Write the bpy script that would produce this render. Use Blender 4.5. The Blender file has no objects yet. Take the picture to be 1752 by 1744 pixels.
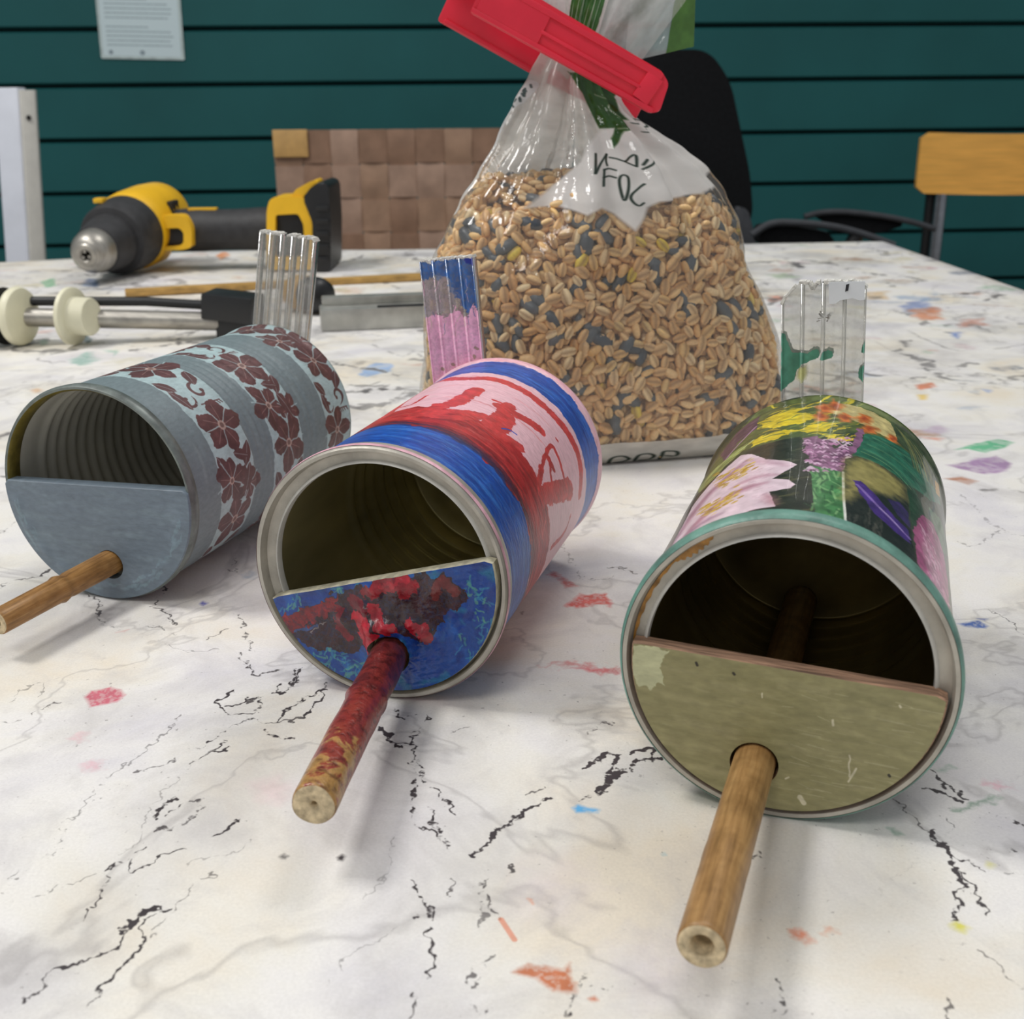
import bpy, bmesh, math, random
import numpy as np
from mathutils import Vector, Matrix, Euler

S = bpy.context.scene
COL = S.collection
random.seed(7)
RNG = np.random.default_rng(11)

# ------------------------------------------------------------------ camera, world, lights, exposure
TZ = 0.75                      # height of the table top
FPX, CXP, CYP = 1935.76, 876.0, 872.0
PITCH, ROLL, CH = 0.34076, -0.01035, 0.15829
_cp, _sp = math.cos(PITCH), math.sin(PITCH)
FWD = np.array([0, _cp, -_sp]); RT0 = np.array([1., 0, 0]); UP0 = np.array([0, _sp, _cp])
RT = math.cos(ROLL) * RT0 + math.sin(ROLL) * UP0
UP = -math.sin(ROLL) * RT0 + math.cos(ROLL) * UP0
EYE = np.array([0., 0., TZ + CH])

cam = bpy.data.cameras.new('camera')
cam_o = bpy.data.objects.new('camera', cam); COL.objects.link(cam_o)
cam_o.matrix_world = Matrix(((RT[0], UP[0], -FWD[0], EYE[0]), (RT[1], UP[1], -FWD[1], EYE[1]),
                             (RT[2], UP[2], -FWD[2], EYE[2]), (0, 0, 0, 1)))
cam.sensor_width = 36.0; cam.sensor_fit = 'HORIZONTAL'
cam.lens = 36.0 * FPX / 1752.0
cam.clip_start = 0.01; cam.clip_end = 50
cam.dof.use_dof = True; cam.dof.focus_distance = 0.33; cam.dof.aperture_fstop = 30
S.camera = cam_o

S.view_settings.view_transform = 'Standard'
S.view_settings.look = 'None'
S.view_settings.exposure = 0.14
S.view_settings.gamma = 1.0
S.view_settings.use_curve_mapping = False

W = bpy.data.worlds.new('room_daylight'); S.world = W; W.use_nodes = True
W.node_tree.nodes['Background'].inputs[0].default_value = (0.93, 0.96, 1.0, 1)
W.node_tree.nodes['Background'].inputs[1].default_value = 0.37

def ceiling_lamp(x, y, sx, sy, power, col=(1, 0.98, 0.95), rz=0):
    l = bpy.data.lights.new('ceiling_panel_light', 'AREA'); l.shape = 'RECTANGLE'
    l.size = sx; l.size_y = sy; l.energy = power; l.color = col
    o = bpy.data.objects.new('ceiling_panel_light', l); COL.objects.link(o)
    o.location = (x, y, 2.6); o.rotation_euler = (0, 0, rz)
    return o
ceiling_lamp(-1.15, 0.55, 0.5, 0.5, 24)
ceiling_lamp(0.55, 1.25, 0.6, 0.6, 10.5)
ceiling_lamp(-0.6, -0.9, 0.6, 0.6, 11.5)

# ------------------------------------------------------------------ pixel <-> place helpers
def ray(px, py):
    return FWD + (px - CXP) / FPX * RT - (py - CYP) / FPX * UP
def at(px, py, z=TZ):
    d = ray(px, py); t = (z - EYE[2]) / d[2]; return EYE + d * t
def atY(px, py, Y):
    d = ray(px, py); return EYE + d * (Y / d[1])
def project(P):
    d = np.asarray(P) - EYE; z = d @ FWD
    return CXP + FPX * (d @ RT) / z, CYP - FPX * (d @ UP) / z
def crop(ox, oy, s, pts):
    return [(ox + x * s, oy + y * s) for x, y in pts]

# ------------------------------------------------------------------ object helpers
def link(o, parent=None):
    COL.objects.link(o)
    if parent is not None: o.parent = parent
    return o
def thing(name, label, cat, loc=(0, 0, 0), rz=0.0, group=None):
    o = bpy.data.objects.new(name, None); COL.objects.link(o)
    o.empty_display_size = 0.02
    o.location = loc; o.rotation_euler = (0, 0, rz)
    o['label'] = label; o['category'] = cat
    if group: o['group'] = group
    return o
def tag(o, label, cat, group=None, kind=None):
    o['label'] = label; o['category'] = cat
    if group: o['group'] = group
    if kind: o['kind'] = kind
    return o
def mesh_obj(name, verts, faces, mat, parent=None, smooth=True, uv=None):
    me = bpy.data.meshes.new(name)
    me.from_pydata([tuple(map(float, v)) for v in verts], [], faces)
    mats = mat if isinstance(mat, (list, tuple)) else [mat]
    for m in mats: me.materials.append(m)
    if smooth: me.polygons.foreach_set('use_smooth', [True] * len(me.polygons))
    if uv is not None:
        lay = me.uv_layers.new(name='UVMap')
        idx = np.zeros(len(me.loops), dtype=np.int32); me.loops.foreach_get('vertex_index', idx)
        lay.data.foreach_set('uv', np.asarray(uv, dtype=np.float32)[idx].ravel())
    me.update()
    return link(bpy.data.objects.new(name, me), parent)
def bm_obj(name, bm, mat, parent=None, smooth=False, angle=35):
    bmesh.ops.recalc_face_normals(bm, faces=bm.faces)
    me = bpy.data.meshes.new(name); bm.to_mesh(me); bm.free()
    mats = mat if isinstance(mat, (list, tuple)) else [mat]
    for m in mats: me.materials.append(m)
    if smooth:
        me.polygons.foreach_set('use_smooth', [True] * len(me.polygons))
        me.set_sharp_from_angle(angle=math.radians(angle))
    return link(bpy.data.objects.new(name, me), parent)
def add_box(bm, c, s, M=None, bev=0.0, seg=2):
    g = bmesh.ops.create_cube(bm, size=1.0)
    vs = g['verts']
    for v in vs:
        v.co = Vector((v.co.x * s[0], v.co.y * s[1], v.co.z * s[2]))
    if bev > 0:
        es = list({e for v in vs for e in v.link_edges})
        r = bmesh.ops.bevel(bm, geom=es, offset=bev, segments=seg, affect='EDGES', profile=0.6)
        vs = list({v for f in r['faces'] for v in f.verts} | {v for v in vs if v.is_valid})
    T = Matrix.Translation(Vector(c))
    if M is not None: T = T @ M.to_4x4()
    for v in vs: v.co = T @ v.co
    return vs
def frame_from(d):
    d = Vector(d).normalized()
    a = Vector((0, 0, 1)) if abs(d.z) < 0.9 else Vector((1, 0, 0))
    x = d.cross(a).normalized(); y = d.cross(x).normalized()
    return x, y, d
def add_lathe(bm, prof, n=48, origin=(0, 0, 0), axis=(0, 1, 0), mats=None, closed=False):
    """prof: list of (r, t) with t measured along axis."""
    x, y, d = frame_from(axis); o = Vector(origin)
    rings = []
    for r, t in prof:
        if r < 1e-6: rings.append([bm.verts.new(o + d * t)])
        else: rings.append([bm.verts.new(o + d * t + (x * math.cos(2 * math.pi * k / n) + y * math.sin(2 * math.pi * k / n)) * r) for k in range(n)])
    m = len(rings)
    for i in range(m - 1 if not closed else m):
        a, b = rings[i], rings[(i + 1) % m]
        for k in range(n):
            k2 = (k + 1) % n
            if len(a) == 1 and len(b) == 1: continue
            if len(a) == 1: f = (a[0], b[k], b[k2])
            elif len(b) == 1: f = (a[k], b[0], a[k2])
            else: f = (a[k], b[k], b[k2], a[k2])
            fc = bm.faces.new(f)
            if mats: fc.material_index = mats[i]
def add_tube(bm, pts, r, n=12, caps=True, radii=None):
    pts = [Vector(p) for p in pts]
    rings = []
    up = None
    for i, p in enumerate(pts):
        if i == 0: d = pts[1] - pts[0]
        elif i == len(pts) - 1: d = pts[-1] - pts[-2]
        else: d = (pts[i + 1] - pts[i - 1])
        d.normalize()
        if up is None:
            x, y, _ = frame_from(d)
        else:
            x = (up - d * up.dot(d)).normalized(); y = d.cross(x)
        up = x
        rr = radii[i] if radii else r
        rings.append([bm.verts.new(p + (x * math.cos(2 * math.pi * k / n) + y * math.sin(2 * math.pi * k / n)) * rr) for k in range(n)])
    for a, b in zip(rings, rings[1:]):
        for k in range(n): bm.faces.new((a[k], b[k], b[(k + 1) % n], a[(k + 1) % n]))
    if caps:
        bm.faces.new(rings[0][::-1]); bm.faces.new(rings[-1])
def add_prism(bm, poly, t0, t1, fn, bev=0.0):
    """poly: 2D outline, extruded from t0 to t1; fn(a,b,t)->Vector"""
    A = [bm.verts.new(fn(a, b, t0)) for a, b in poly]; B = [bm.verts.new(fn(a, b, t1)) for a, b in poly]
    n = len(poly)
    fs = [bm.faces.new(A[::-1]), bm.faces.new(B)]
    for k in range(n): fs.append(bm.faces.new((A[k], A[(k + 1) % n], B[(k + 1) % n], B[k])))
    if bev > 0:
        es = [e for e in fs[0].edges] + [e for e in fs[1].edges]
        bmesh.ops.bevel(bm, geom=es, offset=bev, segments=2, affect='EDGES', profile=0.6)
def smooth_path(pts, n=8):
    pts = [np.array(p, float) for p in pts]
    if len(pts) < 3: return pts
    P = [2 * pts[0] - pts[1]] + pts + [2 * pts[-1] - pts[-2]]
    out = []
    for i in range(1, len(P) - 2):
        for k in range(n):
            t = k / n
            out.append(0.5 * (2 * P[i] + (P[i + 1] - P[i - 1]) * t + (2 * P[i - 1] - 5 * P[i] + 4 * P[i + 1] - P[i + 2]) * t * t
                              + (3 * P[i] - 3 * P[i + 1] + P[i + 2] - P[i - 1]) * t ** 3))
    out.append(pts[-1])
    return out
def round_poly(pts, r, seg=5):
    out = []; n = len(pts)
    for i in range(n):
        p = np.array(pts[i], float); a = np.array(pts[i - 1], float); b = np.array(pts[(i + 1) % n], float)
        ua = (a - p) / np.linalg.norm(a - p); ub = (b - p) / np.linalg.norm(b - p)
        rr = min(r, np.linalg.norm(a - p) * .45, np.linalg.norm(b - p) * .45)
        p0, p1 = p + ua * rr, p + ub * rr
        for k in range(seg + 1):
            t = k / seg
            q = (1 - t) ** 2 * p0 + 2 * t * (1 - t) * p + t * t * p1
            out.append((q[0], q[1]))
    return out

# ------------------------------------------------------------------ material helpers
def lin(c):
    c = [v / 255.0 for v in c]
    return tuple(((v + 0.055) / 1.055) ** 2.4 if v > 0.04045 else v / 12.92 for v in c) + (1.0,)
def new_mat(name):
    m = bpy.data.materials.new(name); m.use_nodes = True
    nt = m.node_tree; nt.nodes.clear()
    out = nt.nodes.new('ShaderNodeOutputMaterial')
    return m, nt, out
def N(nt, t, **kw):
    n = nt.nodes.new(t)
    for k, v in kw.items():
        if k.startswith('i_'):
            n.inputs[k[2:].replace('_', ' ')].default_value = v
        else: setattr(n, k, v)
    return n
def L(nt, a, b): nt.links.new(a, b)
def ramp(nt, fac, stops):
    r = N(nt, 'ShaderNodeValToRGB')
    e = r.color_ramp.elements
    while len(e) > 1: e.remove(e[-1])
    e[0].position = stops[0][0]; e[0].color = stops[0][1]
    for p, c in stops[1:]:
        x = e.new(p); x.color = c
    L(nt, fac, r.inputs[0]); return r
def mixc(nt, fac, a, b, mode='MIX'):
    m = N(nt, 'ShaderNodeMix', data_type='RGBA', blend_type=mode)
    for v, s in ((fac, m.inputs[0]), (a, m.inputs[6]), (b, m.inputs[7])):
        if hasattr(v, 'is_output'): L(nt, v, s)
        else: s.default_value = v
    return m.outputs[2]
def noise(nt, vec, scale, detail=4, rough=.55, dist=0.0, dim='3D'):
    n = N(nt, 'ShaderNodeTexNoise'); n.inputs['Scale'].default_value = scale
    n.inputs['Detail'].default_value = detail; n.inputs['Roughness'].default_value = rough; n.inputs['Distortion'].default_value = dist
    if vec is not None: L(nt, vec, n.inputs['Vector'])
    return n
def simple(name, col, rough=.5, metal=0.0, var=0.12, scale=60, bump=0.0, bscale=None, coat=0.0, stretch=None, spec=0.5):
    """procedural principled material with noise variation in colour, roughness and relief"""
    m, nt, out = new_mat(name)
    p = N(nt, 'ShaderNodeBsdfPrincipled'); L(nt, p.outputs[0], out.inputs[0])
    tc = N(nt, 'ShaderNodeTexCoord'); v = tc.outputs['Object']
    if stretch:
        mp = N(nt, 'ShaderNodeMapping'); mp.inputs['Scale'].default_value = stretch; L(nt, v, mp.inputs[0]); v = mp.outputs[0]
    n = noise(nt, v, scale)
    c = lin(col)
    d = tuple(x * (1 - var * 1.6) for x in c[:3]) + (1,); b = tuple(min(1, x * (1 + var)) for x in c[:3]) + (1,)
    r = ramp(nt, n.outputs[0], [(0.3, d), (0.7, b)])
    L(nt, r.outputs[0], p.inputs['Base Color'])
    p.inputs['Roughness'].default_value = rough; p.inputs['Metallic'].default_value = metal
    p.inputs['Coat Weight'].default_value = coat; p.inputs['Specular IOR Level'].default_value = spec
    if bump > 0:
        nb = noise(nt, v, bscale or scale * 3)
        bp = N(nt, 'ShaderNodeBump'); bp.inputs['Strength'].default_value = bump; bp.inputs['Distance'].default_value = 0.001
        L(nt, nb.outputs[0], bp.inputs['Height']); L(nt, bp.outputs[0], p.inputs['Normal'])
    return m

# ------------------------------------------------------------------ painted canvases (computed here, nothing is loaded)
def vnoise(h, w, cell, seed):
    r = np.random.default_rng(seed)
    gh, gw = int(h / cell) + 3, int(w / cell) + 3
    g = r.random((gh, gw)).astype(np.float32)
    y = np.arange(h, dtype=np.float32) / cell; x = np.arange(w, dtype=np.float32) / cell
    yi = y.astype(int); xi = x.astype(int); fy = y - yi; fx = x - xi
    fy = (fy * fy * (3 - 2 * fy))[:, None]; fx = (fx * fx * (3 - 2 * fx))[None, :]
    a = g[yi][:, xi]; b = g[yi][:, xi + 1]; c = g[yi + 1][:, xi]; d = g[yi + 1][:, xi + 1]
    return (a * (1 - fx) + b * fx) * (1 - fy) + (c * (1 - fx) + d * fx) * fy
def fbm(h, w, cell, seed, octv=3):
    o = np.zeros((h, w), np.float32); a = 1.0; t = 0
    for k in range(octv):
        o += a * vnoise(h, w, max(cell / 2 ** k, 1.01), seed + 31 * k); t += a; a *= .55
    return o / t
class Canvas:
    def __init__(self, x0, y0, x1, y1, res, seed=0, base=None):
        self.x0, self.y0, self.res = x0, y0, res
        self.w = int(round((x1 - x0) / res)); self.h = int(round((y1 - y0) / res))
        self.x1, self.y1 = x0 + self.w * res, y0 + self.h * res
        self.rgb = np.zeros((self.h, self.w, 3), np.float32); self.a = np.zeros((self.h, self.w), np.float32)
        if base is not None: self.rgb[:] = np.array(base, np.float32) / 255; self.a[:] = 1
        self.hf = fbm(self.h, self.w, 7, seed + 1, 3); self.mf = fbm(self.h, self.w, 26, seed + 2, 3)
        self.wx = fbm(self.h, self.w, 18, seed + 3, 3) - .5; self.wy = fbm(self.h, self.w, 18, seed + 4, 3) - .5
    def _sub(self, P, pad):
        lo = P.min(0) - pad; hi = P.max(0) + pad
        i0 = max(0, int((lo[0] - self.x0) / self.res)); i1 = min(self.w, int((hi[0] - self.x0) / self.res) + 2)
        j0 = max(0, int((lo[1] - self.y0) / self.res)); j1 = min(self.h, int((hi[1] - self.y0) / self.res) + 2)
        if i1 <= i0 or j1 <= j0: return None
        sl = (slice(j0, j1), slice(i0, i1))
        X = self.x0 + (np.arange(i0, i1, dtype=np.float32) + .5) * self.res; Y = self.y0 + (np.arange(j0, j1, dtype=np.float32) + .5) * self.res
        X, Y = np.meshgrid(X, Y); return sl, X, Y
    def _segd(self, X, Y, P, closed):
        d = np.full(X.shape, 1e9, np.float32); n = len(P); tt = np.zeros_like(d); ins = np.zeros(X.shape, bool)
        m = n if closed else n - 1
        for k in range(m):
            a, b = P[k], P[(k + 1) % n]; e = b - a; l2 = float(e @ e) + 1e-18
            t = np.clip(((X - a[0]) * e[0] + (Y - a[1]) * e[1]) / l2, 0, 1)
            q = np.hypot(X - a[0] - t * e[0], Y - a[1] - t * e[1])
            upd = q < d; d = np.where(upd, q, d); tt = np.where(upd, (k + t) / m, tt)
            if closed:
                c = ((a[1] > Y) != (b[1] > Y))
                xi = a[0] + (Y - a[1]) * e[0] / (e[1] if abs(e[1]) > 1e-12 else 1e-12)
                ins ^= c & (X < xi)
        return d, tt, ins
    def _put(self, sl, al, col, tint=None):
        al = np.clip(al, 0, 1)
        c = np.array(col, np.float32) / 255
        cc = c[None, None] * (tint[..., None] if tint is not None else 1.0)
        A0 = self.a[sl]; A = al + A0 * (1 - al)
        self.rgb[sl] = np.where(A[..., None] > 1e-5, (cc * al[..., None] + self.rgb[sl] * (A0 * (1 - al))[..., None]) / np.maximum(A, 1e-5)[..., None], self.rgb[sl])
        self.a[sl] = A
    def poly(self, pts, col, op=1.0, soft=None, rough=0.0, broken=0.0, streak=0.0, var=0.1):
        P = np.array(pts, np.float32)
        soft = soft or self.res
        s = self._sub(P, soft * 2 + rough * 2)
        if s is None: return
        sl, X, Y = s
        Xw = X + self.wx[sl] * rough * 2; Yw = Y + self.wy[sl] * rough * 2
        d, t, ins = self._segd(Xw, Yw, P, True)
        sd = np.where(ins, d, -d)
        al = np.clip(sd / soft * .5 + .5, 0, 1) * op
        if broken: al = al * np.clip((self.mf[sl] - broken) * 6 + .5, 0, 1)
        if streak: al = al * (1 - streak * np.clip((self.hf[sl] - .45) * 5, 0, 1))
        self._put(sl, al, col, 1 + var * 2 * (self.mf[sl] - .5))
    def stroke(self, pts, wd, col, op=1.0, rough=0.0, broken=0.0, taper=False, soft=None, var=0.1, fuzz=0.0, smooth=True):
        P = np.array(smooth_path(pts, 5) if smooth else pts, np.float32)
        soft = soft or self.res
        s = self._sub(P, wd + soft * 2 + rough * 2)
        if s is None: return
        sl, X, Y = s
        Xw = X + self.wx[sl] * rough * 2; Yw = Y + self.wy[sl] * rough * 2
        d, t, _ = self._segd(Xw, Yw, P, False)
        w = wd * .5 * (np.sqrt(np.clip(np.minimum(t, 1 - t) * 4, 0.04, 1)) if taper else 1.0)
        if fuzz: w = w * (1 + fuzz * 3 * (self.hf[sl] - .5) + fuzz * 3 * (self.mf[sl] - .5))
        al = np.clip((w - d) / soft * .5 + .5, 0, 1) * op
        if broken: al = al * np.clip((self.mf[sl] * .6 + self.hf[sl] * .4 - broken) * 9 + .5, 0, 1)
        self._put(sl, al, col, 1 + var * 2 * (self.mf[sl] - .5))
    def ellipse(self, c, rx, ry, ang, col, **kw):
        t = np.linspace(0, 2 * math.pi, 25)[:-1]; ca, sa = math.cos(ang), math.sin(ang)
        self.poly([(c[0] + rx * math.cos(q) * ca - ry * math.sin(q) * sa, c[1] + rx * math.cos(q) * sa + ry * math.sin(q) * ca) for q in t], col, **kw)
    def image(self, name):
        im = bpy.data.images.new(name, self.w, self.h, alpha=True)
        im.alpha_mode = 'STRAIGHT'
        buf = np.concatenate([np.clip(self.rgb, 0, 1), self.a[..., None]], -1).astype(np.float32)
        im.pixels.foreach_set(buf.ravel()); im.update(); im.pack()
        return im
    def node(self, nt, vec, name):
        """image node fed with metric coordinates in vec (x,y)"""
        mp = N(nt, 'ShaderNodeMapping')
        mp.inputs['Location'].default_value = (-self.x0 / (self.x1 - self.x0), -self.y0 / (self.y1 - self.y0), 0)
        mp.inputs['Scale'].default_value = (1 / (self.x1 - self.x0), 1 / (self.y1 - self.y0), 1)
        L(nt, vec, mp.inputs[0])
        t = N(nt, 'ShaderNodeTexImage', image=self.image(name), extension='CLIP', interpolation='Linear')
        L(nt, mp.outputs[0], t.inputs[0]); return t

# ------------------------------------------------------------------ the room: back wall of painted boards, floor
def wall_y(x): return 2.9 + 0.06 * x
WA = math.atan(0.06)
M_teal = simple('teal_wall_paint', (30, 90, 91), rough=.6, var=.08, scale=3, bump=.15, bscale=90, spec=.25)
M_floor = simple('grey_floor', (120, 112, 104), rough=.5, var=.15, scale=6)

bm = bmesh.new()
add_box(bm, (0, 0, 1.3), (10.0, 0.10, 2.6))
wall = bm_obj('wall_back', bm, simple('wall_gap_dark', (6, 22, 26), rough=.9))
wall['kind'] = 'structure'
wall.location = (0, 2.9 + 0.05 + 0.022, 0); wall.rotation_euler = (0, 0, WA)
seam0, pitch_b = TZ + 0.3387 + 0.001, 0.12245
k0 = -int((seam0) / pitch_b)
for k in range(k0, int((2.6 - seam0) / pitch_b)):
    z0 = seam0 + k * pitch_b
    bm = bmesh.new()
    # shiplap profile: slightly tilted face, rounded edges, dark recess between boards
    prof = [(-.072, z0 + .0045), (-.0665, z0 + .0035), (-.0735, z0 + .008), (-.0705, z0 + pitch_b - .0075), (-.064, z0 + pitch_b - .0035), (-.052, z0 + pitch_b - .003), (-.052, z0 + .0035)]
    A = [bm.verts.new((-5, y, z)) for y, z in prof[1:]]; B = [bm.verts.new((5, y, z)) for y, z in prof[1:]]
    n = len(A)
    bm.faces.new(A); bm.faces.new(B[::-1])
    for i in range(n): bm.faces.new((A[i], B[i], B[(i + 1) % n], A[(i + 1) % n]))
    b = bm_obj('cladding_board', bm, M_teal, wall)
bm = bmesh.new(); add_box(bm, (0, 0.4, -0.03), (10.4, 6.6, 0.06))
fl = bm_obj('floor', bm, M_floor); fl['kind'] = 'structure'

# ------------------------------------------------------------------ table and its marbled cloth
FAR = [(-1.15, 1.262), (-.90, 1.275), (-.575, 1.300), (-.40, 1.372), (-.155, 1.384), (.15, 1.398), (.4584, 1.418)]
XR0, XR1 = .4584, .468           # right edge at the far and near end
tb = thing('work_table', 'long wooden table hidden beneath the marbled cloth', 'table', (-.34, .55, 0))
M_beech = simple('table_wood', (170, 130, 85), rough=.5, var=.2, scale=8, stretch=(1, 12, 12))
bm = bmesh.new(); add_box(bm, (0, .03, TZ - .0165), (1.56, 1.38, .03), bev=.004)
bm_obj('table_top', bm, M_beech, tb)
for sx in (-1, 1):
    for sy in (-1, 1):
        bm = bmesh.new(); add_box(bm, (sx * .70, sy * .58, (TZ - .033) / 2), (.05, .05, TZ - .034), bev=.003)
        bm_obj('leg', bm, M_beech, tb)

# --- near canvas (fine) and far canvas (coarse) of printed veins and dried paint
cvN = Canvas(-.22, .145, .30, .46, .00015, seed=5)
cvF = Canvas(-1.16, .10, .50, 1.46, .0007, seed=9)
C7 = lambda p: crop(0, 1144, 800 / 1752, p)
C8 = lambda p: crop(800, 1144, 952 / 1752, p)
C4 = lambda p: crop(0, 520, 620 / 1744, p)
C5 = lambda p: crop(420, 580, 640 / 1744, p)
C6 = lambda p: crop(1040, 640, 712 / 1592, p)
I1 = lambda p: p
def T(pts): return [tuple(at(x, y)[:2]) for x, y in pts]
def both(fn, pts, *a, **k):
    P = T(pts)
    for cv in (cvN, cvF): getattr(cv, fn)(P, *a, **k)
CHAR = (64, 58, 60)
# soft grey clouds printed on the cloth
for f, p, op in ((C7, [(190, 1120), (330, 1000), (420, 800), (560, 700), (600, 480), (760, 330), (1000, 280), (1080, 480), (960, 620), (700, 720), (560, 800), (430, 960)], .30),
             (C7, [(0, 1314), (60, 1200), (170, 1090), (200, 1120), (120, 1260), (60, 1314)], .3),
             (C7, [(1540, 240), (1600, 420), (1700, 640), (1752, 760), (1752, 420), (1660, 300)], .28),
             (C7, [(1640, 760), (1752, 760), (1752, 1200), (1640, 1314), (1580, 1314), (1640, 1100)], .22),
             (C8, [(100, 560), (300, 440), (560, 330), (560, 420), (360, 540), (160, 700)], .25),
             (C8, [(420, 960), (560, 860), (700, 980), (780, 1104), (460, 1104)], .22),
             (C8, [(880, 520), (1300, 540), (1500, 700), (1300, 820), (1000, 780)], .2),
             (C8, [(1180, 900), (1450, 800), (1752, 900), (1752, 1104), (1250, 1104)], .12),
             (C4, [(0, 1290), (200, 1250), (460, 1430), (300, 1560), (60, 1744), (0, 1744)], .14),
             (I1, [(960, 1080), (1060, 1050), (1050, 1160), (900, 1230), (860, 1200)], .12),
             (I1, [(1640, 900), (1752, 930), (1752, 1050), (1660, 1060)], .15)):
    both('poly', f(p), (172, 168, 168), op=op * 1.25, soft=.016, rough=.0015)
both('poly', C7([(950, 440), (1040, 405), (1090, 440), (1060, 500), (980, 500)]), (225, 190, 195), op=.4, soft=.003, rough=.002)
both('poly', C8([(180, 640), (300, 610), (360, 700), (300, 760), (190, 740)]), (205, 192, 208), op=.35, soft=.008, rough=.004)
both('poly', C8([(500, 920), (580, 880), (640, 960), (560, 1030)]), (190, 180, 200), op=.4, soft=.008, rough=.004)
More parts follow.
